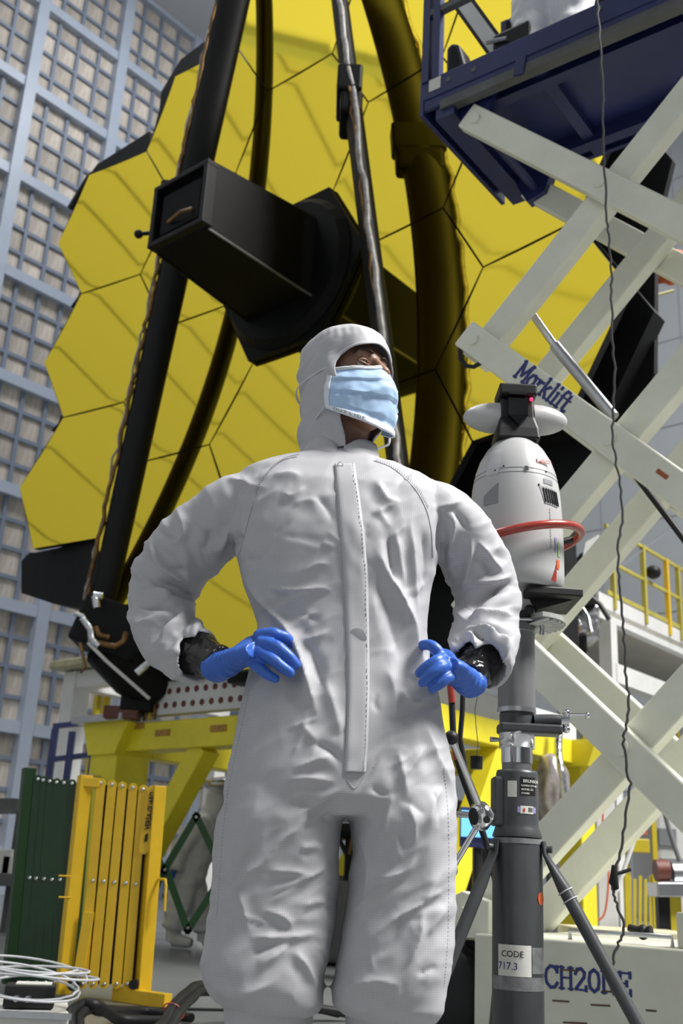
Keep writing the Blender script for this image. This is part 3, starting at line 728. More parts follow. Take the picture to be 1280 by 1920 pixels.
# chassis
ch = MB(); ch.box(LP(1.30, 0.245, 0.355), LL * 1.0, LN * 0.405, ZV * 0.175); chs = ch.build('chassis', M_CREAMSCUFF, lift, bevel=0.006)
b = MB(); b.box(LP(0.2, 0.27, 0.36), LL * 0.32, LN * 0.28, ZV * 0.12); b.build('axle_frame', M_RUBBER, lift, bevel=0.01)
b = MB(); b.prism([LP(0.13, 0.40, 0.0), LP(0.33, 0.40, 0.0), LP(0.33, 0.53, 0.0), LP(0.22, 0.56, 0.0), LP(0.13, 0.52, 0.0)], LN * 0.05); piv = b.build('pivot_plate', M_CREAM, lift, bevel=0.005)
b = MB(); b.tube([LP(0.225, 0.475, -0.02), LP(0.225, 0.475, 0.0)], 0.03, 14, smooth=False); b.build('bolt', M_CREAM, piv, bevel=0.004)
for t in (0.10, 1.95):
    for n0 in (-0.03, 0.60):
        w = MB(); w.lathe([(0.06, 0), (0.11, 0.0), (0.19, 0.015), (0.2, 0.05), (0.2, 0.1), (0.19, 0.14), (0.11, 0.15), (0.06, 0.15)], LP(t, 0.2, n0), LN, 28); wh = w.build('wheel', M_RUBBER, lift)
        w = MB(); w.lathe([(0.02, -0.004), (0.10, 0.004), (0.10, 0.146), (0.02, 0.154)], LP(t, 0.2, n0), LN, 20); w.build('hub', M_DECKGREY, wh)
tA, zA = LX(1021, 1851, -0.052)
slab_text('CH20NE', LP(tA, zA, -0.0505), LL, ZV, 0.070, 0.0105, 'lettering', M_INK, chs, xs=0.98)
for (x0, x1, y) in [(1050, 1085, 1818), (1035, 1066, 1876), (1107, 1143, 1884), (1128, 1150, 1858), (1055, 1100, 1917), (1210, 1230, 1894)]:
    t0, z0 = LX(x0, y, -0.052); t1, z1 = LX(x1, y + 2, -0.052)
    b = MB(); b.beam(LP(t0, z0, -0.0505), LP(t1, z1, -0.0505), 0.004, 0.005, LN); b.build('scrape', M_SCUFF, chs)
# control box, lever and handles on top of the chassis
t, z = LX(1268, 1752, -0.02)
b = MB(); b.box(LP(1.18, 0.475, 0.08), LL * 0.17, LN * 0.07, ZV * 0.055); cb = b.build('control_box', M_CREAMSCUFF, lift, bevel=0.006)
b = MB(); b.box(LP(1.175, 0.472, 0.008), LL * 0.13, LN * 0.002, ZV * 0.04); b.build('warning_label', M_PAPER, cb)
b = MB(); b.box(LP(1.175, 0.505, 0.0065), LL * 0.13, LN * 0.002, ZV * 0.009); b.build('label_stripe', mat('label_orange', (0.45, 0.10, 0.04), 0.5), cb)
text_mesh('DANGER', 0.018, LP(1.12, 0.499, 0.004), LL, ZV, 'lettering', M_RUBBER, cb)
for i in range(2):
    for j in range(2):
        b = MB(); b.lathe([(0.009, 0), (0.009, 0.002)], LP(1.075 + i * 0.1 + j * 0.03, 0.478, 0.0055), -LN, 10, smooth=False); b.build('pictogram', M_DECKGREY, cb)
P = LP(*LX(1205, 1748, 0.1), 0.1)
b = MB(); b.tube([P + LL * -0.05 + ZV * 0.012, P, P + LL * 0.03 + ZV * 0.004], [0.012, 0.016, 0.02], 10); b.sphere(P, 0.02, 0.02, 0.025); b.build('valve_lever', M_RUBBER, lift)
b = MB(); b.tube([LP(0.62, 0.42, 0.05), LP(0.62, 0.45, 0.05), LP(0.98, 0.452, 0.05), LP(0.98, 0.42, 0.05)], 0.008, 8); b.build('grab_rail', M_STEEL, lift)
# loose things standing on the platform
t0, z0 = LX(842, 150, 0.10); t1, z1 = LX(886, 150, 0.10); _, zb = LX(862, 84, 0.10)
bg = MB(); bg.prism([LP(t0, DZ + 0.135, 0.06), LP(t1, DZ + 0.135, 0.06), LP(t1, z1 - 0.02, 0.06), LP(t1 - 0.06, zb - 0.03, 0.06), LP(t0 + 0.03, zb, 0.06), LP(t0, zb - 0.02, 0.06)], LN * 0.12); tag(bg.build('equipment_bag', M_RUBBER, bevel=0.02), 'black soft bag standing at the left end of the blue lift platform', 'bag')
eq = thing('camera_rig', LP(LX(960, 80, 0.30)[0], DZ + 0.133, 0.30), 'black instrument head on the lift platform with a pale slanting bar', 'instrument')
t0, z0 = LX(930, 100, 0.30); t1, z1 = LX(1000, 45, 0.30); zt_ = LX(965, 55, 0.30)[1]
b = MB(); b.box(LP((t0 + t1) / 2, (DZ + 0.135 + zt_) / 2, 0.32), LL * ((t1 - t0) / 2), LN * 0.07, ZV * ((zt_ - DZ - 0.175) / 2)); b.build('instrument_body', M_RUBBER, eq, bevel=0.02)
tk, zk = LX(951, 50, 0.30); b = MB(); b.tube([LP(tk, zk - 0.05, 0.30), LP(tk, zk + 0.02, 0.30)], 0.018, 10); b.build('top_knob', M_RUBBER, eq)
th0, zh0 = LX(912, 80, 0.24); th1, zh1 = LX(950, 72, 0.24); b = MB(); b.tube([LP(th0, zh0, 0.24), LP(th1, zh1, 0.24)], 0.012, 8); b.build('handle', M_STEEL, eq)
ta, za = LX(940, 105, 0.28); tb2, zb2 = LX(850, -20, 0.28)
pa, pb_ = LP(ta, za, 0.30), LP(tb2, zb2, 0.30)
b = MB(); b.beam(pa, pb_, 0.04, 0.075, LN); b.build('pale_bar', M_WHITE, eq)
for s in (-1, 1):
    off = (pb_ - pa).normalized().cross(LN) * (0.045 * s)
    b = MB(); b.beam(pa + off, pb_ + off, 0.045, 0.018, LN); b.build('edge_strip', M_RUBBER, eq)
# cable hanging down from the platform
pts = [(1120, -10), (1122, 40), (1128, 120), (1131, 200), (1130, 260), (1134, 330), (1137, 400), (1140, 440), (1146, 500), (1146, 560), (1149, 640), (1152, 690), (1150, 760), (1148, 810), (1153, 860), (1164, 920), (1166, 980), (1158, 1020), (1160, 1080), (1166, 1140), (1170, 1200), (1172, 1260), (1178, 1310), (1174, 1360), (1168, 1395), (1178, 1455), (1181, 1475), (1172, 1540), (1164, 1590), (1152, 1640), (1150, 1672), (1158, 1700), (1170, 1735), (1162, 1762), (1150, 1790), (1149, 1825)]
sm = []
path = [at(x, y, 3.62 + 0.0 * i) for i, (x, y) in enumerate(pts)]
rgc = random.Random(9); path = [p + V((rgc.uniform(-0.004, 0.004), 0, 0)) for p in smooth_path(path, 5)]
b = MB(); b.tube(path, 0.0046, 8); cbl = b.build('hanging_cable', M_CABLEGREY)
tag(cbl, 'thin dark cable dangling from the blue platform in front of the scissor arms', 'cable')
b = MB(); b.tube([at(1151, 1622, 3.62), at(1150, 1655, 3.62), at(1156, 1668, 3.62)], [0.008, 0.016, 0.008], 8); b.build('plug', M_RUBBER, cbl)
b = MB(); b.tube([at(1148, 1640, 3.62), at(1165, 1636, 3.62), at(1182, 1630, 3.62)], 0.006, 6); b.build('cable_tail', M_RUBBER, cbl)
# ================================================================== laser tracker on its stand
TX, TY = 0.467, 2.70
trk = thing('laser_tracker', (TX, TY, 1.30), 'white egg shaped laser tracker with red ring handle on grey stand', 'tracker')
TPROF = [(0.040, 1.735), (0.060, 1.722), (0.078, 1.700), (0.096, 1.668), (0.108, 1.632), (0.116, 1.590), (0.1205, 1.545), (0.1235, 1.49), (0.125, 1.42), (0.125, 1.345), (0.123, 1.315), (0.112, 1.305)]
def trad(z):
    for (r0, z0), (r1, z1) in zip(TPROF, TPROF[1:]):
        if z1 <= z <= z0: return r0 + (r1 - r0) * (z0 - z) / (z0 - z1)
    return TPROF[-1][0]
def TB(th, z, off=0.0):   # th: 0 faces the camera, positive towards image right
    r = trad(z) + off
    return V((TX + r * math.sin(th), TY - r * math.cos(th), z))
b = MB(); b.lathe([(r, z - 1.30) for r, z in reversed(TPROF)], (TX, TY, 1.30), ZV, 48); tb = b.build('body', M_BODYWHITE, trk)
def patch(th0, th1, z0, z1, name, m, par, off=0.0012, n=8, poly=None):
    b = MB(); vs = []; fs = []
    for j in range(n + 1):
        for i in range(n + 1):
            u, w = i / n, j / n
            if poly: u, w = poly(u, w)
            vs.append(TB(th0 + (th1 - th0) * u, z0 + (z1 - z0) * w, off))
    for j in range(n):
        for i in range(n):
            fs.append((j * (n + 1) + i, j * (n + 1) + i + 1, (j + 1) * (n + 1) + i + 1, (j + 1) * (n + 1) + i))
    b.add(vs, fs, True); return b.build(name, m, par)
for z in (1.617, 1.604):
    b = MB(); b.tube([TB(t * math.pi / 24, z, 0.0002) for t in range(48)], 0.0009, 6, closed=True); b.build('seam', M_GREYPLASTIC, tb)
patch(0.04, 0.13, 1.606, 1.620, 'button', M_RUBBER, tb, 0.003)
patch(0.50, 0.78, 1.578, 1.592, 'data_plate', M_GREYPLASTIC, tb)
g = patch(0.36, 0.92, 1.520, 1.568, 'grille', M_GREYPLASTIC, tb, 0.001, 8, lambda u, w: (u * (0.75 + 0.25 * w) + 0.25 * (1 - w) * 0.9, w))
for i in range(7):
    t0 = 0.46 + i * 0.07
    b = MB(); b.tube([TB(t0 + 0.05, 1.525, 0.002), TB(t0, 1.563, 0.002)], 0.0022, 6); b.build('slot', M_RUBBER, g)
patch(-0.92, -0.55, 1.515, 1.575, 'side_cover', M_GREYPLASTIC, tb, 0.001, 8, lambda u, w: (u, w * (0.45 + 0.55 * u)))
patch(-1.0, -0.42, 1.60, 1.68, 'sensor_window', mat('pale_grey_window', (0.52, 0.52, 0.54), 0.3), tb, 0.0008, 8, lambda u, w: (0.15 + 0.7 * u * (1 - 0.4 * abs(w - 0.5)), w))
for t, z in ((-0.45, 1.622), (0.62, 1.615), (-0.66, 1.612), (0.36, 1.57)):
    b = MB(); b.sphere(TB(t, z, 0.0), 0.0028, nu=8, nv=6); b.build('screw', M_RUBBER, tb)
ty_ = TB(0.36, 1.640)
nrm = V((math.sin(0.40), -math.cos(0.40), 0.22)).normalized(); rt_ = V((math.cos(0.40), math.sin(0.40), 0)); up_ = nrm.cross(rt_) * -1
up_ = rt_.cross(nrm) * -1 if rt_.cross(nrm).z < 0 else rt_.cross(nrm)
text_mesh('Leica', 0.021, TB(0.36, 1.640, 0.0025), rt_, up_, 'lettering', mat('logo_red', (0.5, 0.06, 0.03), 0.4), tb, shear=0.25, bold=0.0002)
b = MB(); b.tube([TB(0.36, 1.636, 0.002), TB(0.62, 1.636, 0.002)], 0.0008, 5); b.build('underline', MATS['logo_red'], tb)
patch(0.74, 0.80, 1.395, 1.435, 'sticker', mat('violet_sticker', (0.35, 0.3, 0.6), 0.4), tb)
patch(0.84, 0.93, 1.385, 1.425, 'sticker', mat('green_sticker', (0.35, 0.55, 0.2), 0.4), tb)
patch(0.78, 0.88, 1.352, 1.376, 'sticker', M_ORANGETAG, tb, 0.0018)
patch(0.62, 0.78, 1.316, 1.365, 'red_flash', M_RED, tb, 0.0012, 6, lambda u, w: (u * (1 - w) + w, w))
for i in range(14):
    patch(0.60 + 0.004 * (i % 2), 0.625, 1.40 + i * 0.008, 1.405 + i * 0.008, 'small_print', M_GREYPLASTIC, tb, 0.001, 1)
# rotating head
b = MB()
def yk(w, d, z): return [V((TX + sx * w, TY + sy * d, z)) for sx, sy in ((-1, -1), (1, -1), (1, 1), (-1, 1))]
lv = [yk(0.060, 0.06, 1.72), yk(0.057, 0.055, 1.755), yk(0.048, 0.045, 1.79), yk(0.046, 0.04, 1.85)]
vs = [p for l in lv for p in l]; fs = [(3, 2, 1, 0), (12, 13, 14, 15)]
for i in range(3):
    for j in range(4): fs.append((i * 4 + j, i * 4 + (j + 1) % 4, (i + 1) * 4 + (j + 1) % 4, (i + 1) * 4 + j))
b.add(vs, fs); hd = b.build('head_yoke', M_RUBBER, trk, bevel=0.008)
b = MB(); b.box((TX, TY - 0.008, 1.868), (0.052, 0, 0), (0, 0.052, 0), (0, 0, 0.017)); b.build('top_cap', M_RUBBER, hd, bevel=0.006)
b = MB(); b.prism([V((TX - 0.028, TY - 0.055, 1.845)), V((TX - 0.028, TY - 0.058, 1.79)), V((TX, TY - 0.064, 1.757)), V((TX + 0.026, TY - 0.058, 1.79)), V((TX + 0.026, TY - 0.055, 1.845))], V((0, 0.02, 0))); b.build('lens_slot', mat('lens_glass', (0.004, 0.004, 0.005), 0.08), hd)
b = MB(); b.box((TX - 0.004, TY - 0.062, 1.852), (0.024, 0, 0), (0, 0.004, 0), (0, 0, 0.004)); b.build('sensor_bar', M_CARBON, hd)
b = MB(); b.sphere((TX + 0.034, TY - 0.058, 1.838), 0.005, nu=10, nv=8); b.build('status_lamp', M_LEDRED, hd)
for s in (-1, 1):
    b = MB(); prof = [(0.044 * math.sqrt(max(0, 1 - ((x - 0.02) / 0.098) ** 2)), x) for x in [0.02, 0.05, 0.07, 0.085, 0.098, 0.108, 0.115, 0.1178]]
    b.lathe(prof, V((TX + s * 0.026, TY, 1.802)), V((s, 0, 0.0)), 28); b.build('side_pod', M_BODYWHITE, trk)
# red carrying ring
b = MB(); rp = []
for i in range(48):
    t = 2 * math.pi * i / 48
    rp.append(V((TX + 0.01 + 0.160 * math.cos(t), TY + 0.160 * math.sin(t), 1.438 + 0.034 * math.cos(t))))
b.tube(rp, 0.0115, 12, closed=True); ring = b.build('ring_handle', M_RED, trk)
for t in (0.2, 2.2, 4.0):
    b = MB(); b.tube([V((TX + 0.11 * math.cos(t), TY + 0.11 * math.sin(t), 1.425 + 0.03 * math.cos(t))), V((TX + 0.16 * math.cos(t), TY + 0.16 * math.sin(t), 1.438 + 0.034 * math.cos(t)))], 0.010, 8); b.build('ring_bracket', M_RUBBER, ring)
# black mounting plate under the body
b = MB(); b.box((TX + 0.085, TY + 0.01, 1.293), (0.075, 0.02, 0.004), (0, 0.10, 0), (0, 0, 0.011)); b.build('mount_plate', M_RUBBER, trk, bevel=0.004)
b = MB(); b.prism([V((TX + 0.02, TY - 0.04, 1.284)), V((TX + 0.14, TY - 0.04, 1.284)), V((TX + 0.05, TY - 0.04, 1.255))], V((0, 0.1, 0))); b.build('mount_wedge', M_RUBBER, trk)
b = MB(); b.lathe([(0.048, 0), (0.05, 0.045), (0.06, 0.06)], (TX, TY, 1.245), ZV, 28); b.build('neck', M_BODYWHITE, trk)
# ---- stand
std = thing('instrument_stand', (TX, TY, 0), 'dark grey floor stand with tripod legs and crank wheel under the tracker', 'stand')
b = MB(); b.lathe([(0.047, 0), (0.047, 0.215), (0.044, 0.222), (0.044, 0.245)], (TX, TY, 0.997), ZV, 36); up = b.build('upper_tube', M_TUBEGREY, std)
b = MB(); b.lathe([(0.0485, 0), (0.0485, 0.012)], (TX, TY, 0.992), ZV, 36); b.build('tube_rim', M_STEEL, up)
b = MB(); b.lathe([(0.049, 0), (0.049, 0.004)], (TX, TY, 1.196), ZV, 36); b.build('tube_rim', M_STEEL, up)
b = MB(); b.lathe([(0.05, 0), (0.05, 0.02)], (TX, TY, 1.222), ZV, 28); b.build('clamp_ring', M_DECKGREY, std)
b = MB(); b.tube([V((TX - 0.02, TY - 0.05, 1.225)), V((TX + 0.05, TY - 0.045, 1.228)), V((TX + 0.062, TY - 0.03, 1.21)), V((TX + 0.06, TY - 0.03, 1.19))], 0.006, 8); b.build('clamp_hook', M_STEEL, std)
b = MB(); b.sphere((TX + 0.022, TY - 0.065, 1.246), 0.013, nu=14, nv=10); b.tube([V((TX + 0.022, TY - 0.065, 1.246)), V((TX - 0.005, TY - 0.05, 1.236))], 0.006, 8); b.build('ball_knob', M_RUBBER, std)
trm = mat('clear_plastic', (0.62, 0.63, 0.60), 0.25, trans=0.35)
ty0 = V((TX + 0.02, TY - 0.01, 1.232))
b = MB(); fan = [ty0 + V((0.105 * math.cos(a), 0.105 * math.sin(a), -0.012)) for a in [math.radians(x) for x in range(-75, 80, 11)]]
b.prism([ty0] + fan, V((0, 0, 0.012))); tray = b.build('fan_tray', trm, std)
for a in range(-65, 80, 13):
    aa = math.radians(a); b = MB(); b.beam(ty0 + V((0.02 * math.cos(aa), 0.02 * math.sin(aa), -0.016)), ty0 + V((0.1 * math.cos(aa), 0.1 * math.sin(aa), -0.016)), 0.004, 0.010); b.build('tray_rib', M_OFFWHITE, tray)
b = MB(); b.lathe([(0.041, 0), (0.043, 0.012), (0.043, 0.045), (0.040, 0.052)], (TX, TY, 0.943), ZV, 32); col = b.build('clamp_collar', M_STANDGREY, std)
b = MB(); b.box((TX + 0.03, TY - 0.01, 0.952), (0.078, 0, 0), (0, 0.035, 0), (0, 0, 0.012)); b.build('collar_arm', M_STANDGREY, col, bevel=0.006)
b = MB(); b.tube([V((TX + 0.04, TY - 0.02, 0.972)), V((TX + 0.085, TY - 0.025, 0.976)), V((TX + 0.105, TY - 0.025, 0.976))], [0.017, 0.015, 0.014], 12); b.build('clamp_boss', M_STANDGREY, col)
b = MB(); b.tube([V((TX + 0.105, TY - 0.025, 0.976)), V((TX + 0.125, TY - 0.025, 0.976))], 0.013, 12); b.tube([V((TX + 0.118, TY - 0.025, 0.958)), V((TX + 0.122, TY - 0.03, 0.995))], 0.008, 10)
b.sphere((TX + 0.119, TY - 0.03, 0.995), 0.0095, nu=10, nv=8); b.sphere((TX + 0.119, TY - 0.026, 0.955), 0.010, nu=10, nv=8); b.tube([V((TX + 0.122, TY - 0.03, 0.990)), V((TX + 0.165, TY - 0.04, 0.990))], 0.005, 8); b.sphere((TX + 0.168, TY - 0.04, 0.990), 0.008, nu=10, nv=8)
b.build('clamp_handle', M_CHROME, col)
b = MB(); b.lathe([(0.044, 0.04), (0.044, 0.0), (0.0395, 0.0)], (TX, TY, 0.905), ZV, 32); b.lathe([(0.0385, 0), (0.0385, 0.038)], (TX, TY, 0.868), ZV, 32); b.build('chrome_sleeve', M_CHROME, std)
b = MB(); b.tube([V((TX - 0.042, TY - 0.01, 0.923)), V((TX - 0.068, TY - 0.012, 0.923))], [0.004, 0.007], 10); b.build('thumb_screw', M_STEEL, std)
b = MB(); b.lathe([(0.037, 0), (0.037, 0.06)], (TX, TY, 0.84), ZV, 32); b.build('inner_tube', M_TUBEGREY, std)
b = MB(); b.lathe([(0.060, 0), (0.060, 0.005), (0.0545, 0.02), (0.0515, 0.03), (0.0515, 0.150), (0.049, 0.158), (0.038, 0.160)], (TX, TY, 0.692), ZV, 40); ws = b.build('gear_housing', M_STANDGREY, std)
b = MB(); b.box((TX - 0.048, TY - 0.005, 0.775), (0.014, 0, 0), (0, 0.03, 0), (0, 0, 0.058)); b.build('gear_box', M_STANDGREY, ws, bevel=0.006)
b = MB(); b.lathe([(0.058, 0), (0.060, 0.01), (0.060, 0.572), (0.058, 0.578)], (TX, TY, 0.112), ZV, 44); base = b.build('base_tube', M_STANDGREY, std)
def cyl_label(r, th0, th1, z0, z1, name, m, par, off=0.0008, n=10):
    b = MB(); vs = [V((TX + (r + off) * math.sin(th0 + (th1 - th0) * i / n), TY - (r + off) * math.cos(th0 + (th1 - th0) * i / n), z)) for z in (z0, z1) for i in range(n + 1)]
    b.add(vs, [(i, i + 1, n + 2 + i, n + 1 + i) for i in range(n)], True); return b.build(name, m, par)
def cyl_text(txt, size, r, th, z, name, m, par, bold=0.0, off=0.0016, align='LEFT'):
    o = text_mesh(txt, size, V((0, 0, 0)) + ORG[par.name], V((1, 0, 0)), V((0, 0, 1)), name, m, par, 0.0002, bold, align)
    for v in o.data.vertices:
        p = v.co.copy(); a = th + p.x / r
        v.co = V((TX + (r + off - p.y) * math.sin(a), TY - (r + off - p.y) * math.cos(a), z + p.z)) - ORG[par.name]
    return o
plate = cyl_label(0.0515, -0.02, 0.82, 0.790, 0.832, 'maker_plate', M_RUBBER, ws)
for i, (t, sz) in enumerate((('BRUNSON', 0.0105), ('KANSAS CITY MO', 0.0058), ('MODEL 231', 0.0064), ('STAND', 0.0064))):
    cyl_text(t, sz, 0.0515, 0.10 if i == 0 else 0.02, 0.819 - i * 0.0092, 'lettering', M_OFFWHITE, plate, 0.0001)
cyl_label(0.0515, -0.62, -0.18, 0.784, 0.822, 'sticker', M_PAPER, ws)
st_ = cyl_label(0.0515, -0.02, 0.66, 0.746, 0.764, 'barcode_sticker', M_PAPER, ws)
for i in range(9): cyl_label(0.0515, 0.36 + i * 0.028, 0.376 + i * 0.028, 0.750, 0.761, 'bar', M_RUBBER, st_, 0.0014, 1)
cyl_label(0.0515, 0.10, 0.2, 0.750, 0.758, 'mark', MATS['logo_red'], st_, 0.0014, 2)
for t0 in (-0.16, 0.68):
    cyl_label(0.0515, t0, t0 + 0.13, 0.748, 0.762, 'round_mark', MATS['violet_sticker'], st_, 0.0014, 3)
pl = cyl_label(0.060, -1.0, 0.36, 0.385, 0.452, 'paper_tape', M_PAPER, base)
cyl_text('CODE', 0.019, 0.060, -0.83, 0.426, 'lettering', M_RUBBER, pl)
cyl_text('717.3', 0.022, 0.060, -0.98, 0.399, 'lettering', MATS['blue_lettering'], pl)
cyl_label(0.060, -1.4, 1.4, 0.355, 0.384, 'clear_tape', M_TAPE, base)
cyl_label(0.060, 0.40, 1.4, 0.392, 0.448, 'clear_tape', M_TAPE, base, 0.0005)
cyl_label(0.060, -1.4, 1.4, 0.677, 0.689, 'clear_tape', M_TAPE, base, 0.0012)
b = MB(); nn = V((math.sin(0.95), -math.cos(0.95), 0)); b.lathe([(0.0145, 0), (0.0145, 0.001)], V((TX, TY, 0.555)) + nn * 0.0595, nn, 18, smooth=False); b.build('round_sticker', M_ORANGETAG, base)
for ang, R in ((205, 0.37), (-22, 0.42), (92, 0.4)):
    a = math.radians(ang); dd = V((math.cos(a), math.sin(a), 0)); sd = V((-dd.y, dd.x, 0))
    p0 = V((TX, TY, 0.655)) + dd * 0.068; p1 = V((TX, TY, 0.035)) + dd * R
    b = MB(); ns = 8; pth = [p0.lerp(p1, i / ns) for i in range(ns + 1)]
    b.tube([p0 + ZV * 0.03 - dd * 0.004, p0, p0.lerp(p1, 0.05), p0.lerp(p1, 0.12), p1], [(0.016, 0.005), (0.018, 0.006), (0.017, 0.010), (0.0155, 0.0155), (0.0155, 0.0155)], 14, flat=sd)
    lg = b.build('leg', M_STANDGREY, std)
    b = MB(); b.tube([p0 + ZV * 0.012 - dd * 0.01, p0 + ZV * 0.012 + dd * 0.016], 0.008, 10, smooth=False); b.build('bolt', M_STANDGREY, lg)
    b = MB(); b.lathe([(0.03, 0), (0.03, 0.012), (0.014, 0.03)], (p1.x, p1.y, 0.0), ZV, 18); b.build('foot', M_RUBBER, lg)
    if ang == -22:
        for k in (0.13, 0.16):
            q = p0.lerp(p1, k); b = MB(); b.tube([q + sd * 0.016 * math.cos(t) + ZV * 0.009 * math.sin(t) - dd * 0.0155 * math.sin(t) * -1 for t in [i * math.pi / 6 for i in range(12)]], 0.0016, 6, closed=True); b.build('tie_cord', M_CABLEWHITE, lg)
# crank wheel
hub = at(906, 1530, 2.62)
ax = V((0.85, 0.45, 0.1)).normalized()
b = MB(); b.lathe([(0.020, -0.028), (0.032, -0.02), (0.034, -0.002), (0.018, 0.02), (0.013, 0.03)], hub, ax, 28); cw = b.build('crank_hub', M_CHROME, std)
b = MB(); b.lathe([(0.0195, -0.0295), (0.0195, -0.0275)], hub, ax, 24, smooth=False); b.build('hub_face', M_RUBBER, cw)
for (x, y), kn in (((846, 1383), True), ((800, 1522), False), ((845, 1632), False)):
    e = at(x, y, 2.50 if kn else 2.66); d = (e - hub).normalized()
    b = MB(); b.tube([hub + d * 0.02, e], 0.0075, 12); sp_ = b.build('crank_spoke', M_CHROME, cw)
    b = MB(); b.sphere(e, 0.0165, nu=16, nv=12); b.build('grip_ball', M_RUBBER, sp_)
b = MB(); b.lathe([(0.0085, 0), (0.0085, 0.002)], at(912, 1537, 2.585), V((0.1, -1, 0)), 12, smooth=False); b.build('hub_hole', M_RUBBER, cw)
# black strap with red tape hanging behind the crank
b = MB(); b.tube([at(x, y, 3.05) for x, y in [(840, 1240), (846, 1300), (849, 1370), (855, 1420), (866, 1455), (886, 1510), (906, 1565), (922, 1620), (934, 1680)]], [0.009] * 9, 10); stp = b.build('black_tube', M_RUBBER)
tag(stp, 'black tube with red tape bands hanging behind the chrome crank wheel', 'tube')
for a, c in (((844, 1285), (847, 1318)), ((852, 1400), (857, 1425))):
    b = MB(); b.tube([at(*a, 3.045), at(*c, 3.045)], 0.0100, 10); b.build('red_band', M_RED, stp)
b = MB(); b.tube([at(x, y, 3.1) for x, y in [(868, 1285), (866, 1340), (862, 1385), (872, 1440)]], 0.0075, 10); tag(b.build('black_rod', M_RUBBER), 'thin black rod just right of the red taped tube', 'rod')
cp = thing('plumb_weight', at(893, 1440, 3.0), 'small black round weight hanging on a thin wire left of the grey stand', 'weight')
b = MB(); p = at(893, 1442, 3.0); b.lathe([(0.016, 0), (0.017, 0.01), (0.017, 0.03), (0.018, 0.031), (0.018, 0.034)], p, ZV, 20); b.build('weight_body', M_RUBBER, cp)
b = MB(); b.tube([at(x, y, 3.0) for x, y in [(893, 1420), (896, 1398), (892, 1360), (890, 1330), (894, 1310), (892, 1285)]], 0.0012, 5); b.build('wire', M_CABLEGREY, cp)
# ================================================================== folding barriers
def barrier(name, label, m, yl, post_l, post_r, tops, bots, Y, txt=False, foot=True):
    T = thing(name, (at(*post_l[1], Y).x * 0.5 + at(*post_r[1], Y).x * 0.5, Y, 0), label, 'barrier')
    def post(p, nm):
        (xt, yt), (xb, yb_) = p; a = at(xt, yt, Y); c = at(xb, yb_, Y)
        b = MB(); b.beam(V((c.x, Y, 0.02)), V((a.x, Y, a.z)), 0.062, 0.062, V((0.86, 0.5, 0))); return b.build(nm, m, T, bevel=0.003)
    pL = post(post_l, 'post'); pR = post(post_r, 'post')
    k = 0
    for (xt, yt), (xb, yb_) in zip(tops, bots):
        a, c = at(xt, yt, Y - 0.02), at(xb, yb_, Y - 0.02); d = (a - c).normalized(); s = V((d.z, 0, -d.x)).normalized()
        w = 0.0215; out = []
        for i in range(9): t = math.pi * i / 8; out.append(a + s * (w * math.cos(t)) + d * (w * math.sin(t)))
        for i in range(9): t = math.pi + math.pi * i / 8; out.append(c + s * (w * math.cos(t)) + d * (w * math.sin(t)))
        b = MB(); b.prism(out, V((0, 0.008, 0))); sl = b.build('slat', m, T, bevel=0.0015)
        for q in (a, c, (a + c) / 2 + s * 0.004):
            b = MB(); b.lathe([(0.0095, 0), (0.0095, 0.003), (0.006, 0.006)], q, V((0, -1, 0)), 12); b.build('rivet', M_STEEL, sl)
        # crossing slat of the rear layer
        b = MB(); b.beam(at(xt + 10, yt + 4, Y + 0.015), at(xb + 10, yb_, Y + 0.015), 0.03, 0.006, V((1, 0, 0))); b.build('rear_slat', M_RUBBER, T)
        k += 1
    return T, pL, pR
bar, pL, pR = barrier('folding_barrier', 'yellow folding safety barrier standing on the floor beside the person', M_BARYEL, 0, ((160, 1454), (116, 1872)), ((297, 1474), (264, 1890)),
    [(189, 1468), (210, 1471), (229, 1474), (249, 1477), (268, 1480)], [(154, 1845), (174, 1845), (195, 1845), (218, 1845), (238, 1845)], 5.38)
Yb = 5.35
b = MB(); a, c = at(285, 1482, Yb), at(270, 1592, Yb); d = (a - c).normalized(); s = V((d.z, 0, -d.x))
out = [a + s * (0.024 * math.cos(t)) + d * (0.024 * math.sin(t)) for t in [math.pi * i / 8 for i in range(9)]] + [c + s * (0.024 * math.cos(t)) + d * (0.024 * math.sin(t)) for t in [math.pi + math.pi * i / 8 for i in range(9)]]
b.prism(out, V((0, 0.010, 0))); tg = b.build('name_slat', M_BARYEL, bar, bevel=0.0015)
text_mesh('VERSA-GUARD', 0.037, at(281, 1556, Yb - 0.004), d, s * -1, 'lettering', M_RUBBER, tg, bold=0.0008, sx=0.72)
for k in range(3):
    b = MB(); b.box(at(272 + k * 2, 1572 - k * 1, Yb - 0.003), s * 0.002, V((0, 0.001, 0)), d * 0.018); b.build('small_print', M_RUBBER, tg)
b = MB(); a, c = at(158, 1700, Yb), at(130, 1855, Yb); b.beam(V((c.x + 0.035, Yb, 0.10)), V((a.x + 0.025, Yb, 0.38)), 0.05, 0.012, V((1, 0, 0))); b.build('lower_bracket', M_BARYEL, bar, bevel=0.002)
b = MB(); b.box(at(170, 1467, Yb), V((0.045, 0, 0)), V((0, 0.006, 0)), V((0, 0, 0.022))); b.build('upper_bracket', M_BARYEL, bar, bevel=0.004)
b = MB(); b.lathe([(0.028, 0), (0.028, 0.03)], at(140, 1845, Yb - 0.01), V((0, -1, 0)), 20, smooth=False); wh_ = b.build('roller', M_RUBBER, bar, bevel=0.004)
b = MB(); b.lathe([(0.010, 0.03), (0.008, 0.036)], at(140, 1845, Yb - 0.01), V((0, -1, 0)), 12); b.build('rivet', M_STEEL, wh_)
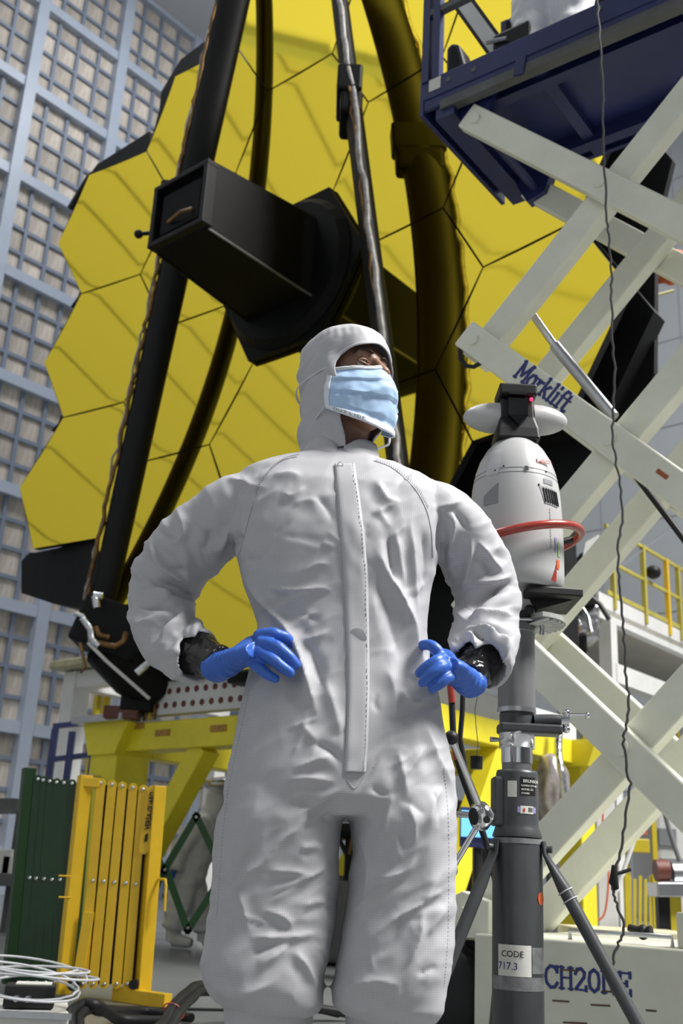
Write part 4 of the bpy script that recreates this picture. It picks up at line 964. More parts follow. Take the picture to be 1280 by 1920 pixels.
b = MB(); b.lathe([(0.022, 0), (0.022, 0.03)], at(252, 1845, Yb - 0.005), V((0, -1, 0)), 20, smooth=False); b.build('roller', M_RUBBER, bar, bevel=0.004)
b = MB(); b.tube([at(298, 1648, 5.36), at(310, 1649, 5.33), at(311, 1660, 5.32), at(308, 1708, 5.32)], 0.0065, 8); b.build('latch_hook', M_BARYEL, bar)
for y in (1643, 1683):
    b = MB(); b.tube([at(132, y, 5.34), at(110, y - 1, 5.32)], 0.004, 6); b.build('stop_pin', M_BARYEL, bar)
b = MB(); b.beam(V((-0.93, 5.42, 0.03)), V((-0.66, 5.22, 0.03)), 0.06, 0.05, ZV); b.build('foot_bar', M_BARYEL, bar, bevel=0.003)
b = MB(); b.lathe([(0.013, 0), (0.013, 0.02)], at(278, 1875, 5.33), V((0, -1, 0)), 14, smooth=False); b.build('foot_knob', M_RUBBER, bar, bevel=0.003)
gb, gL, gR = barrier('folding_barrier', 'dark green folding safety barrier behind the yellow one at the left', M_GREEN, 0, ((55, 1440), (14, 1866)), ((160, 1462), (128, 1850)),
    [(71, 1461), (81, 1463), (93, 1465), (106, 1467), (120, 1468), (135, 1469)], [(36, 1842), (51, 1842), (68, 1842), (85, 1842), (102, 1842), (118, 1842)], 5.72)
b = MB(); b.lathe([(0.028, 0), (0.028, 0.03)], at(27, 1843, 5.62), V((0, -1, 0)), 20, smooth=False); b.build('roller', M_RUBBER, gb)
b = MB(); b.lathe([(0.02, 0.0), (0.02, 0.02), (0.012, 0.02), (0.012, 0.05)], at(46, 1868, 5.6), ZV, 14); b.build('foot_stop', M_STEEL, gb)
# opened green lattice further back
lt = thing('lattice_gate', at(360, 1745, 7.2), 'open green diamond lattice of a folding gate in front of a crouched worker', 'gate')
YL = 7.2
for (p, q) in [((368, 1530), (308, 1632)), ((368, 1530), (412, 1622)), ((310, 1628), (352, 1744)), ((352, 1744), (412, 1650)), ((310, 1628), (270, 1705)), ((308, 1636), (262, 1540))]:
    a, c = at(*p, YL), at(*q, YL); d = (c - a).normalized()
    b = MB(); b.beam(a - d * 0.02, c + d * 0.02, 0.045, 0.012, V((1, 0, 0)) if abs(d.z) > 0.5 else ZV); b.build('lattice_bar', M_GREEN, lt)
for p in ((368, 1532), (352, 1740), (309, 1631)):
    b = MB(); b.lathe([(0.012, 0), (0.008, 0.012)], at(*p, YL - 0.012), V((0, -1, 0)), 10); b.build('rivet', M_STEEL, lt)
# ================================================================== things on the floor at the left
cs = thing('equipment_case', (-1.15, 4.5, 0), 'white flat equipment case on the floor at the lower left', 'case')
pA_ = atz(130, 1903, 0.09)
b = MB(); b.prism([V((pA_.x, pA_.y, 0)), V((pA_.x - 0.9, pA_.y - 0.05, 0)), V((pA_.x - 0.9, pA_.y + 0.32, 0)), V((pA_.x - 0.1, pA_.y + 0.42, 0))], ZV * 0.09); b.build('case_body', M_OFFWHITE, cs, bevel=0.008)
b = MB(); b.prism([V((pA_.x + 0.01, pA_.y - 0.01, 0.075)), V((pA_.x - 0.9, pA_.y - 0.06, 0.075)), V((pA_.x - 0.9, pA_.y - 0.05, 0.075)), V((pA_.x, pA_.y, 0.075))], ZV * 0.02); b.build('lid_edge', M_STEEL, cs)
jb = thing('junction_box', atz(48, 1893, 0.09), 'small dark box with paper tag under coiled white cable on the case', 'box')
pj = atz(45, 1893, 0.092)
b = MB(); b.box(pj + V((0, 0.06, 0.04)), V((0.085, 0.02, 0)), V((-0.01, 0.05, 0)), V((0, 0, 0.038))); b.build('box_body', M_RUBBER, jb, bevel=0.006)
b = MB(); b.box(pj + V((0.01, 0.06, 0.081)), V((0.06, 0.014, 0)), V((-0.008, 0.04, 0)), V((0, 0, 0.002))); b.build('paper_tag', M_PAPER, jb)
for dx in (-0.03, 0.01): 
    b = MB(); b.tube([pj + V((dx, 0.01, 0.035)), pj + V((dx, -0.015, 0.035))], 0.011, 10); b.build('connector', M_STEEL, jb)
rg = random.Random(5)
pts = []
for i in range(150):
    t = i * 0.21; r = 0.19 + 0.035 * math.sin(t * 0.37) + rg.uniform(-0.004, 0.004)
    pts.append(pj + V((0.0 + r * math.cos(t) + 0.02 * math.sin(t * 0.2), 0.06 + 0.13 * math.sin(t) * (1 + 0.2 * math.sin(t * 0.3)), 0.10 + 0.045 * math.sin(t * 0.45) - 0.05 * math.cos(t * 1.0 + 1) * 0.4)))
b = MB(); b.tube(pts, 0.0045, 6); tag(b.build('cable_coil', M_CABLEWHITE), 'white thin cable coiled loosely over the small dark box', 'cable')
def hose(pts, r, label, red=None):
    b = MB(); b.tube(pts, r, 12); o = b.build('black_hose', M_RUBBER); tag(o, label, 'hose')
    return o
hose(smooth_path([V((-1.00, 4.1, 0.03)), atz(124, 1935, 0.03), atz(132, 1900, 0.08), atz(155, 1884, 0.10), atz(180, 1885, 0.10), atz(205, 1900, 0.06), atz(230, 1912, 0.025), V((-0.55, 4.6, 0.022))]), 0.021, 'black hose arching over the corner of the white case')
hose(smooth_path([V((-1.02, 4.2, 0.03)), atz(140, 1935, 0.03), atz(150, 1905, 0.07), atz(170, 1892, 0.085), atz(195, 1897, 0.07), V((-0.72, 4.9, 0.022)), V((-0.5, 4.75, 0.022))]), 0.018, 'second black hose just inside the arching one by the white case')
h1 = hose(smooth_path([V((-0.62, 3.6, 0.03)), at(300, 1925, 4.05), at(322, 1890, 4.2), at(350, 1862, 4.4), at(385, 1848, 4.6), V((-0.2, 4.9, 0.1)), V((0.1, 5.1, 0.03))]), 0.019, 'thick black hose rising from the floor behind the left leg of the coverall')
h2 = hose(smooth_path([V((-0.58, 3.6, 0.03)), at(312, 1932, 4.05), at(335, 1898, 4.2), at(360, 1872, 4.4), at(390, 1858, 4.6), V((-0.15, 4.9, 0.08)), V((0.15, 5.1, 0.03))]), 0.019, 'lower one of two black hoses tied together left of the coverall leg')
b = MB(); b.tube([at(322, 1890, 4.2) + V((0.008, -0.004, -0.01)) + V((0.024 * math.cos(t), 0.01 * math.cos(t), 0.024 * math.sin(t) * 1.0)) + V((0.012 * math.cos(t), 0, -0.012 * math.cos(t))) for t in [i * math.pi / 8 for i in range(16)]], 0.003, 6, closed=True)
b.build('red_tie', M_RED, h1)
b = MB(); b.tube([atz(180, 1886, 0.006), atz(300, 1891, 0.006), atz(450, 1894, 0.006)], 0.006, 6); tag(b.build('floor_cable', M_RUBBER), 'thin dark cable lying straight across the floor by the barrier foot', 'cable')
# ================================================================== the person in the cleanroom coverall
PY = 2.10
def PP(x, y, dy=0.0): return at(x, y, PY + dy)
PXM = 1 / 885.0
def voxel(mb, size, smooth_it=0, fac=0.5):
    me = mb.mesh('tmp'); o = bpy.data.objects.new('tmp', me); COL.objects.link(o)
    md = o.modifiers.new('r', 'REMESH'); md.mode = 'VOXEL'; md.voxel_size = size
    if smooth_it:
        s = o.modifiers.new('s', 'SMOOTH'); s.iterations = smooth_it; s.factor = fac
    bpy.context.view_layer.update()
    out = bpy.data.meshes.new_from_object(o.evaluated_get(bpy.context.evaluated_depsgraph_get()))
    bpy.data.objects.remove(o); bpy.data.meshes.remove(me)
    return out
def mesh_np(me):
    n = len(me.vertices); co = np.empty(n * 3); me.vertices.foreach_get('co', co)
    nr = np.empty(n * 3); me.vertices.foreach_get('normal', nr)
    return co.reshape(-1, 3), nr.reshape(-1, 3)
def set_np(me, co):
    me.vertices.foreach_set('co', co.astype(np.float64).ravel()); me.update()
def place(me, name, m, parent=None, org=None):
    o_ = ORG[parent.name] if parent is not None else (org or V((0, 0, 0)))
    co, _ = mesh_np(me); set_np(me, co - np.array(o_))
    me.materials.clear(); me.materials.append(m)
    me.polygons.foreach_set('use_smooth', [True] * len(me.polygons)); me.name = name
    o = bpy.data.objects.new(name, me); COL.objects.link(o); ORG[o.name] = o_
    if parent is not None: o.parent = parent
    else: o.location = o_
    return o
def rings_mb(rings, n=40, closed_ends=True):
    """rings: list of (center V, half width vector V, half depth vector V)"""
    b = MB(); vs = []
    for c, a, d in rings:
        for j in range(n):
            t = 2 * math.pi * j / n; ct, st = math.cos(t), math.sin(t)
            e = 0.82
            vs.append(c + a * (abs(ct) ** e * (1 if ct >= 0 else -1)) + d * (abs(st) ** e * (1 if st >= 0 else -1)))
    fs = []
    for i in range(len(rings) - 1):
        for j in range(n):
            fs.append((i * n + j, i * n + (j + 1) % n, (i + 1) * n + (j + 1) % n, (i + 1) * n + j))
    b.add(vs, fs, True)
    if closed_ends:
        b.add(vs[:n], [tuple(range(n))]); b.add(vs[-n:], [tuple(reversed(range(n)))])
    return b
def level(y, xl, xr, dh, dy=0.0):
    p, q = PP(xl, y, dy), PP(xr, y, dy); c = (p + q) / 2
    hx = (q.x - p.x) / 2
    return (V((c.x, PY + dy, c.z)), V((hx, 0, 0)), V((0, dh, 0)))
# ---- coverall: torso, legs and sleeves grown together into one garment
cov = MB()
torso = [(858, 578, 694, 0.060, 0.02), (868, 552, 716, 0.075, 0.02), (880, 500, 765, 0.085, 0.015), (898, 452, 806, 0.097, 0.01), (930, 430, 832, 0.110, 0.0), (970, 424, 836, 0.120, 0.0),
         (1015, 430, 830, 0.128, 0.0), (1060, 443, 816, 0.130, 0.0), (1110, 458, 806, 0.128, 0.0), (1150, 474, 802, 0.126, 0.0), (1185, 482, 798, 0.126, 0.0), (1235, 474, 806, 0.130, 0.0),
         (1300, 460, 821, 0.136, 0.0), (1380, 442, 838, 0.142, 0.0), (1450, 424, 848, 0.146, 0.0), (1500, 414, 852, 0.146, 0.0), (1535, 420, 846, 0.12, 0.0)]
r_ = rings_mb([level(*t) for t in torso]); cov.add(r_.v, r_.f)
legL = [(1440, 455, 625, 0.10), (1490, 424, 640, 0.130), (1540, 408, 644, 0.138), (1600, 402, 640, 0.130), (1660, 397, 636, 0.124), (1720, 393, 628, 0.122), (1770, 384, 620, 0.124), (1815, 379, 612, 0.126), (1850, 384, 609, 0.122), (1876, 402, 606, 0.105), (1894, 432, 600, 0.085), (1902, 470, 590, 0.06)]
legR = [(1440, 665, 815, 0.10), (1490, 655, 842, 0.130), (1540, 652, 853, 0.138), (1600, 656, 853, 0.130), (1660, 651, 853, 0.124), (1720, 644, 851, 0.122), (1770, 638, 848, 0.124), (1815, 628, 843, 0.126), (1855, 618, 837, 0.122), (1890, 624, 830, 0.108), (1912, 652, 815, 0.085), (1922, 690, 790, 0.06)]
for L in (legL, legR):
    r_ = rings_mb([level(*t) for t in L]); cov.add(r_.v, r_.f)
SL = [((490, 945), 0.0, 52), ((446, 950), 0.0, 64), ((398, 988), 0.03, 67), ((348, 1035), 0.06, 68), ((312, 1085), 0.085, 67), ((300, 1130), 0.085, 60), ((308, 1170), 0.055, 58), ((330, 1202), 0.015, 56), ((352, 1220), -0.02, 52), ((372, 1230), -0.05, 47)]
SR = [((776, 948), 0.0, 50), ((816, 962), 0.0, 60), ((854, 994), 0.03, 62), ((884, 1035), 0.06, 63), ((906, 1085), 0.085, 62), ((915, 1130), 0.085, 58), ((911, 1170), 0.055, 59), ((906, 1202), 0.015, 59), ((902, 1228), -0.02, 56), ((898, 1248), -0.045, 53)]
def sleeve(S, n=36):
    path = [PP(x, y, dy) for (x, y), dy, r in S]
    path2 = smooth_path(path, 4); rs = []
    for i in range(len(S) - 1):
        for k in range(4): rs.append((S[i][2] + (S[i + 1][2] - S[i][2]) * k / 4) * PXM)
    rs.append(S[-1][2] * PXM)
    return path2, rs
for S in (SL, SR):
    pth, rs = sleeve(S); t_ = MB(); t_.tube(pth, rs, 32); cov.add(t_.v, t_.f)
cme = voxel(cov, 0.0042, 14, 0.5)
co, nr = mesh_np(cme)
camv = np.array(CAM)
def np_pix(P):
    d = P - camv; z = d @ np.array(FW)
    return np.c_[640 + F_PX * (d @ np.array(RTV)) / z, 960 - F_PX * (d @ np.array(UPV)) / z]
px = np_pix(co); tocam = camv - co; tocam /= np.linalg.norm(tocam, axis=1)[:, None]
facing = np.clip((nr * tocam).sum(1) * 2.2, 0, 1)
disp = np.zeros(len(co))
CREASES = [
 # left sleeve (image left)
 ([(279, 1002), (297, 1051), (346, 1093), (362, 1102)], 9, 9), ([(276, 1030), (318, 1065), (364, 1072)], 8, -5), ([(251, 1139), (300, 1135), (346, 1139)], 7, -8), ([(283, 1213), (297, 1177), (332, 1146), (352, 1139)], 9, -11),
 ([(300, 1230), (318, 1185), (350, 1160)], 9, 7), ([(325, 1192), (346, 1167), (371, 1153)], 8, -8), ([(346, 1177), (342, 1227), (353, 1262)], 6, -8), ([(362, 1180), (358, 1220), (368, 1262)], 6, 7), ([(413, 1051), (437, 1023), (455, 995)], 8, -9), ([(400, 1040), (424, 1008), (440, 980)], 9, 7),
 ([(395, 988), (385, 1037)], 9, -5), ([(420, 896), (462, 907), (476, 924)], 8, 6), ([(330, 960), (345, 985), (340, 1010), (310, 1012)], 9, 6), ([(290, 990), (330, 1010), (360, 1020)], 8, -5), ([(248, 1100), (290, 1110), (340, 1120)], 10, 6), ([(262, 1180), (290, 1160), (330, 1150)], 8, 5),
 # chest and belly, left half
 ([(508, 893), (546, 889), (568, 896)], 8, 4), ([(525, 921), (546, 931), (575, 910)], 8, 5), ([(545, 950), (575, 938), (600, 945)], 9, 4), ([(590, 925), (618, 960), (625, 985)], 8, -4), ([(458, 1051), (497, 1047)], 8, -5), ([(600, 1015), (630, 1030)], 7, 5), ([(560, 1080), (590, 1060), (625, 1058)], 8, 4),
 ([(490, 1100), (546, 1107), (610, 1104), (622, 1120)], 7, 7), ([(511, 1153), (546, 1125), (599, 1111)], 8, 7), ([(500, 1130), (540, 1118)], 7, -4), ([(546, 1185), (574, 1156), (600, 1150)], 8, 6), ([(560, 1202), (592, 1195), (620, 1180)], 8, 5), ([(540, 1140), (590, 1160), (600, 1175)], 8, -4),
 ([(448, 1056), (476, 1107), (532, 1172), (557, 1220), (582, 1300), (600, 1360)], 12, 15), ([(505, 1180), (545, 1225), (565, 1300)], 12, -12), ([(575, 1200), (610, 1300)], 12, -6), ([(600, 1250), (630, 1340), (640, 1400)], 12, 5),
 # chest and belly, right half
 ([(703, 895), (725, 935), (753, 939)], 9, 6), ([(694, 967), (725, 951), (747, 945)], 8, 5), ([(728, 995), (734, 1057), (744, 1107)], 8, -9), ([(740, 985), (752, 1060), (760, 1110)], 9, 6), ([(769, 967), (775, 1070), (781, 1164)], 9, 7), ([(790, 985), (796, 1060), (792, 1110)], 8, -5),
 ([(694, 1014), (725, 1070), (762, 1148), (781, 1226), (796, 1290), (806, 1350)], 13, 14), ([(798, 1200), (800, 1260), (806, 1310)], 10, -10), ([(700, 1080), (730, 1150), (750, 1240)], 14, -5), ([(720, 1240), (740, 1300), (742, 1380)], 14, 5), ([(645, 985), (672, 990)], 7, 4), ([(650, 1050), (684, 1060)], 7, 4), ([(770, 1120), (795, 1090)], 7, 4),
 # right sleeve
 ([(850, 951), (844, 1007), (841, 1051)], 8, 8), ([(830, 960), (826, 1010), (836, 1060)], 10, -6), ([(809, 954), (850, 945), (868, 936)], 7, 6), ([(884, 1004), (875, 1086), (866, 1120)], 8, 8), ([(892, 1010), (930, 1060), (945, 1080)], 8, 5), ([(900, 1040), (925, 1080)], 7, -4), ([(875, 1089), (931, 1089), (962, 1076)], 8, 8),
 ([(868, 1155), (900, 1120), (944, 1098), (966, 1088)], 9, -13), ([(872, 1163), (912, 1151), (972, 1154)], 7, 11), ([(869, 1172), (912, 1172), (944, 1192), (966, 1200)], 7, -8), ([(866, 1180), (905, 1182), (935, 1200)], 7, 7), ([(855, 1190), (881, 1190), (906, 1226), (925, 1257)], 7, 9), ([(872, 1198), (890, 1230), (905, 1262)], 7, -7), ([(885, 1180), (915, 1208)], 6, -6), ([(931, 1182), (944, 1220), (938, 1254)], 8, 8), ([(822, 1055), (844, 1090), (850, 1108)], 8, -8), ([(838, 950), (862, 975), (880, 1000)], 8, -4),
 # hips and thighs
 ([(534, 1467), (573, 1460), (636, 1467)], 8, 6), ([(522, 1487), (573, 1475)], 8, -4), ([(550, 1534), (604, 1499), (640, 1475)], 8, 6), ([(542, 1448), (589, 1428), (628, 1417)], 9, 6), ([(581, 1390), (620, 1409), (643, 1436)], 9, -6), ([(560, 1350), (600, 1400)], 10, 4), ([(560, 1560), (610, 1530), (642, 1500)], 9, -5),
 ([(432, 1651), (487, 1624), (534, 1569), (573, 1549)], 9, 7), ([(393, 1628), (436, 1655), (456, 1702), (468, 1757)], 8, 6), ([(420, 1680), (440, 1650), (490, 1560)], 10, -5), ([(495, 1632), (550, 1635), (589, 1643)], 8, 5), ([(518, 1671), (581, 1643), (624, 1616)], 8, 6), ([(460, 1757), (546, 1757), (612, 1745)], 8, 7), ([(546, 1780), (573, 1811), (597, 1858)], 9, 7), ([(487, 1706), (534, 1721), (550, 1752)], 8, 5), ([(479, 1819), (526, 1784), (546, 1764)], 9, 6), ([(470, 1790), (520, 1770)], 8, -5), ([(378, 1827), (440, 1866), (526, 1835)], 12, 7), ([(550, 1700), (600, 1690), (618, 1700)], 8, 4), ([(560, 1590), (600, 1580)], 8, 4),
 ([(745, 1397), (757, 1468), (765, 1499)], 9, 6), ([(749, 1468), (775, 1430), (800, 1393)], 8, 6), ([(765, 1503), (776, 1553), (772, 1593)], 8, 6), ([(694, 1651), (757, 1635), (784, 1593)], 8, 6), ([(710, 1592), (729, 1514), (737, 1475)], 8, 5), ([(800, 1553), (815, 1500), (831, 1470)], 8, 5), ([(659, 1710), (745, 1647)], 9, 5), ([(831, 1624), (792, 1690), (745, 1721), (694, 1760)], 9, 7), ([(753, 1827), (784, 1764), (792, 1694)], 9, 7), ([(795, 1350), (819, 1428), (850, 1483)], 9, 6), ([(690, 1470), (720, 1490), (750, 1480)], 8, -4), ([(740, 1560), (750, 1620)], 8, 5), ([(790, 1690), (830, 1670)], 8, 4), ([(700, 1800), (740, 1760), (760, 1700)], 10, -5), ([(800, 1760), (820, 1720), (840, 1700)], 9, 5), ([(640, 1860), (700, 1840), (760, 1850)], 12, 6), ([(780, 1830), (820, 1810)], 9, -5), ([(665, 1560), (690, 1620), (680, 1700)], 10, 4),
]
def crease_field(px, poly, w, amp):
    P = np.array(poly, float)
    # subdivide with a smooth curve
    pts = [V((p[0], p[1], 0)) for p in P]; sp = np.array([(q.x, q.y) for q in smooth_path(pts, 5)])
    lo, hi = sp.min(0) - 4.5 * w, sp.max(0) + 4.5 * w
    idx = np.where((px[:, 0] > lo[0]) & (px[:, 0] < hi[0]) & (px[:, 1] > lo[1]) & (px[:, 1] < hi[1]))[0]
    if len(idx) == 0: return idx, np.zeros(0)
    X = px[idx]; best = np.full(len(idx), 1e9); sgn = np.zeros(len(idx)); tt = np.zeros(len(idx))
    seg = np.linalg.norm(np.diff(sp, axis=0), axis=1); cum = np.r_[0, np.cumsum(seg)]; tot = cum[-1]
    for i in range(len(sp) - 1):
        a, b = sp[i], sp[i + 1]; ab = b - a; l2 = (ab ** 2).sum() + 1e-9
        t = np.clip(((X - a) @ ab) / l2, 0, 1); q = X - (a + t[:, None] * ab); d = np.linalg.norm(q, axis=1)
        m = d < best
        best[m] = d[m]; sgn[m] = np.sign(ab[0] * q[m, 1] - ab[1] * q[m, 0]); tt[m] = (cum[i] + t[m] * seg[i]) / tot
    sd = best * sgn
    fade = np.clip(np.minimum(tt, 1 - tt) / 0.32, 0, 1); fade = fade * fade * (3 - 2 * fade)
    endd = np.clip(1 - (best / (4 * w)) ** 2, 0, 1)
    f = np.exp(-(np.abs(sd) / (0.85 * w)) ** 1.1) - 0.42 * np.exp(-((sd - 2.2 * w) / (1.9 * w)) ** 2) - 0.22 * np.exp(-((sd + 2.2 * w) / (2.0 * w)) ** 2)
    return idx, amp * f * fade * endd
for poly, w, amp in CREASES:
    idx, f = crease_field(px, poly, w, amp * (0.0021 if (max(q[0] for q in poly) < 450 or min(q[0] for q in poly) > 815) and max(q[1] for q in poly) < 1290 else 0.00125))
    disp[idx] += f * facing[idx]
# fine random crumple, softer folds everywhere
rgn = np.random.RandomState(3)
for k in range(90):
    x = rgn.uniform(250, 960); y = rgn.uniform(880, 1880)
    ln = rgn.uniform(18, 55); a = rgn.choice([rgn.normal(-0.6, 0.5), rgn.normal(0.7, 0.5), rgn.normal(1.4, 0.3)])
    d = np.array([math.cos(a), math.sin(a)]) * ln; bend = np.array([-d[1], d[0]]) * rgn.uniform(-0.25, 0.25)
    idx, f = crease_field(px, [(x - d[0], y - d[1]), (x + bend[0], y + bend[1]), (x + d[0], y + d[1])], rgn.uniform(4, 8), rgn.choice([-1, 1]) * rgn.uniform(0.0012, 0.0034))
    if len(idx): disp[idx] += f * facing[idx]
def ridged(x, y, z=0.0):
    return (1 - abs(mnoise.noise(V((x, y, z))))) ** 2 - 0.55
arm_paths = []
for S in (SL, SR):
    P_ = np.array([p for p, _, _ in S], float); cum_ = np.r_[0, np.cumsum(np.linalg.norm(np.diff(P_, axis=0), axis=1))]; arm_paths.append((P_, cum_))
big = np.zeros(len(co))
for i in range(len(co)):
    x, y = px[i]; p = co[i]
    v = mnoise.noise(V(p) * 7.0) * 0.005
    side = 0 if x < 452 - max(0, (y - 1000)) * 0.0 and y < 1290 else (1 if x > 812 and y < 1290 else None)
    if side == 0 and x > 440 and y > 1045: side = None
    wx, wy = x + 25 * mnoise.noise(V((x * 0.012, y * 0.012, 3.3))), y + 25 * mnoise.noise(V((x * 0.012, y * 0.012, 8.1)))
    if side is not None:
        P_, cum_ = arm_paths[side]; best = 1e9; s_ = 0; off = 0
        for k in range(len(P_) - 1):
            a = P_[k]; ab = P_[k + 1] - a; t = min(1, max(0, ((wx - a[0]) * ab[0] + (wy - a[1]) * ab[1]) / (ab[0] ** 2 + ab[1] ** 2)))
            dx, dy = wx - a[0] - ab[0] * t, wy - a[1] - ab[1] * t; d = dx * dx + dy * dy
            if d < best: best = d; s_ = cum_[k] + t * (cum_[k + 1] - cum_[k]); off = (ab[0] * dy - ab[1] * dx) / math.hypot(ab[0], ab[1])
        g = min(1, max(0.25, (s_ - 60) / 150))
        v += g * (0.0115 * ridged(s_ / 46 + off / 150, off / 130, 5 * side + p[1] * 3) + 0.0046 * ridged(s_ / 22 + 7, off / 70, 2.0 + p[1] * 5))
    else:
        u_, w_ = (wx * 0.79 - wy * 0.61), (wx * 0.61 + wy * 0.79)      # folds run up to the right
        g = 0.6 if y < 1150 else (0.8 if y < 1400 else 1.0)
        v += g * (0.0050 * ridged(u_ / 190, w_ / 62, p[1] * 4) + 0.0022 * ridged(u_ / 70 + 4, w_ / 34, 1.7 + p[1] * 5))
        v += 0.0018 * ridged(wx / 60, wy / 170, 6.6)
    big[i] = v
disp += big
co2 = co + nr * disp[:, None]
# hollow sleeve ends
for S in (SL, SR):
    a_, b_ = PP(*S[-2][0], S[-2][1]), PP(*S[-1][0], S[-1][1]); d = np.array((b_ - a_).normalized()); c = np.array(b_); R = S[-1][2] * PXM
    rel = co2 - c; al = rel @ d; rad = np.linalg.norm(rel - al[:, None] * d, axis=1)
    m = (al > -0.012) & (al < 0.05) & (rad < R * 0.84)
    co2[m] -= d * 0.05
set_np(cme, co2)
PORG = V((PP(640, 1400).x, PY, 0))
# ---- body under the clothes: one continuous figure with head and neck
HC = PP(654, 716, 0.02)
yaw, tilt = math.radians(46), math.radians(9)
fwd = V((math.sin(yaw) * math.cos(tilt), -math.cos(yaw) * math.cos(tilt), math.sin(tilt)))
lef = V((math.cos(yaw), math.sin(yaw), 0))         # the person's left
upv = lef.cross(fwd) * -1 if lef.cross(fwd).z < 0 else lef.cross(fwd)
def HD(x, y, z): return HC + lef * x + fwd * y + upv * z
HROT = Matrix((lef, fwd, upv)).transposed()
bd = MB()
bd.sphere(HD(0, -0.012, 0.025), 0.074, 0.092, 0.088, 28, 20, HROT)
bd.sphere(HD(0, 0.020, -0.048), 0.060, 0.062, 0.078, 28, 20, HROT)
bd.sphere(HD(0, 0.038, -0.104), 0.040, 0.040, 0.032, 20, 14, HROT)
bd.sphere(HD(0, 0.070, 0.027), 0.050, 0.014, 0.020, 20, 14, HROT)      # brow
for s in (-1, 1):
    bd.sphere(HD(s * 0.040, 0.056, -0.034), 0.018, 0.016, 0.018, 16, 12, HROT)
    bd.sphere(HD(s * 0.076, -0.01, 0.0), 0.010, 0.020, 0.030, 12, 10, HROT)
bd.tube([HD(0, 0.076, 0.020), HD(0, 0.088, -0.002), HD(0, 0.101, -0.026), HD(0, 0.094, -0.036)], [0.009, 0.0105, 0.014, 0.012], 12)
bd.tube([HD(0, 0.0, -0.06), PP(640, 850, 0.03), PP(640, 900, 0.02)], [0.052, 0.052, 0.060], 20)
for pts, rr in (([PP(640, 930, 0.01), PP(640, 1000, 0.0), PP(640, 1150, 0.0), PP(640, 1300, 0.0), PP(640, 1420, 0.0)], [0.08, 0.10, 0.09, 0.10, 0.10]),
                ([PP(500, 960, 0.0), PP(640, 925, 0.01), PP(770, 960, 0.0)], [0.04, 0.055, 0.04]),
                ([PP(500, 960, 0.0), PP(395, 988, 0.03), PP(348, 1035, 0.06), PP(312, 1085, 0.085), PP(300, 1130, 0.085), PP(330, 1202, 0.015), PP(390, 1236, -0.06)], [0.035, 0.03, 0.026, 0.024, 0.024, 0.022, 0.022]),
                ([PP(770, 960, 0.0), PP(854, 994, 0.03), PP(884, 1035, 0.06), PP(906, 1085, 0.085), PP(915, 1130, 0.085), PP(906, 1202, 0.015), PP(886, 1264, -0.06)], [0.035, 0.03, 0.026, 0.024, 0.024, 0.022, 0.022]),
                ([PP(560, 1400, 0.0), PP(520, 1600, 0.0), PP(505, 1800, 0.0), V((PP(505, 1800).x, PY + 0.03, 0.06))], [0.085, 0.07, 0.05, 0.035]),
                ([PP(720, 1400, 0.0), PP(745, 1600, 0.0), PP(735, 1800, 0.0), V((PP(735, 1800).x, PY + 0.03, 0.06))], [0.085, 0.07, 0.05, 0.035])):
    bd.tube(pts, rr, 18)
bme = voxel(bd, 0.0042, 5, 0.5)
person = place(bme, 'person', M_SKIN, None, PORG)
tag(person, 'person in white hooded coverall, blue mask and blue gloves, hands on hips, looking up', 'person')
coverall = place(cme, 'coverall', M_SUIT, person)
bpy.context.view_layer.update()
# surface lookups on the finished garment
from mathutils.bvhtree import BVHTree
cbv = BVHTree.FromPolygons([V(v.co) + PORG for v in cme.vertices], [tuple(p.vertices) for p in cme.polygons])
def on_suit(x, y, off=0.0):
    d = ray(x, y).normalized(); h = cbv.ray_cast(CAM, d)
    if h[0] is None: return PP(x, y, -0.12)
    return h[0] + h[1] * off if h[1].dot(d) < 0 else h[0] - d * off
def seam(pts, name='seam', m=M_STITCH, r=0.0007, off=0.0006):
    sp = smooth_path([V((x, y, 0)) for x, y in pts], 8); pth = [on_suit(q.x, q.y, off) for q in sp]
    b = MB(); b.tube(pth, r, 6); return b.build(name, m, coverall)
seam([(560, 852), (529, 861), (504, 886), (483, 917), (469, 963), (455, 1016), (446, 1044)])
seam([(700, 864), (737, 879), (775, 914), (798, 954), (808, 995), (811, 1045)])
for pts, o_ in (([(560, 852), (529, 861), (504, 886), (483, 917)], (-7, 4)), ([(700, 864), (737, 879), (775, 914), (798, 954)], (6, -4))):
    sp = smooth_path([V((x, y, 0)) for x, y in pts], 10)
    for k in range(0, len(sp) - 1, 1):
        a_, c_ = on_suit(sp[k].x + o_[0], sp[k].y + o_[1], 0.0006), on_suit(sp[k].x + o_[0] * 0.6 + 1, sp[k].y + o_[1] * 0.6 + 3, 0.0006)
        b = MB(); b.tube([a_, c_], 0.0008, 5); b.build('stitch', M_STITCH, coverall)
# front flap
fl_l = smooth_path([V(p + (0,)) for p in [(627, 872), (634, 954), (642, 1050), (648, 1150), (652, 1289), (648, 1400), (646, 1448)]], 12)
fl_r = smooth_path([V(p + (0,)) for p in [(664, 872), (676, 954), (686, 1050), (690, 1150), (691, 1289), (688, 1400), (684, 1448)]], 12)
nc = 10; vs = []; fs = []
for a_, c_ in zip(fl_l, fl_r):
    for i in range(nc + 1):
        q = a_.lerp(c_, i / nc); e = min(i, nc - i) / nc
        vs.append(on_suit(q.x, q.y, 0.0008 + 0.0026 * min(1, e * 8)))
for j in range(len(fl_l) - 1):
    for i in range(nc): fs.append((j * (nc + 1) + i, (j + 1) * (nc + 1) + i, (j + 1) * (nc + 1) + i + 1, j * (nc + 1) + i + 1))
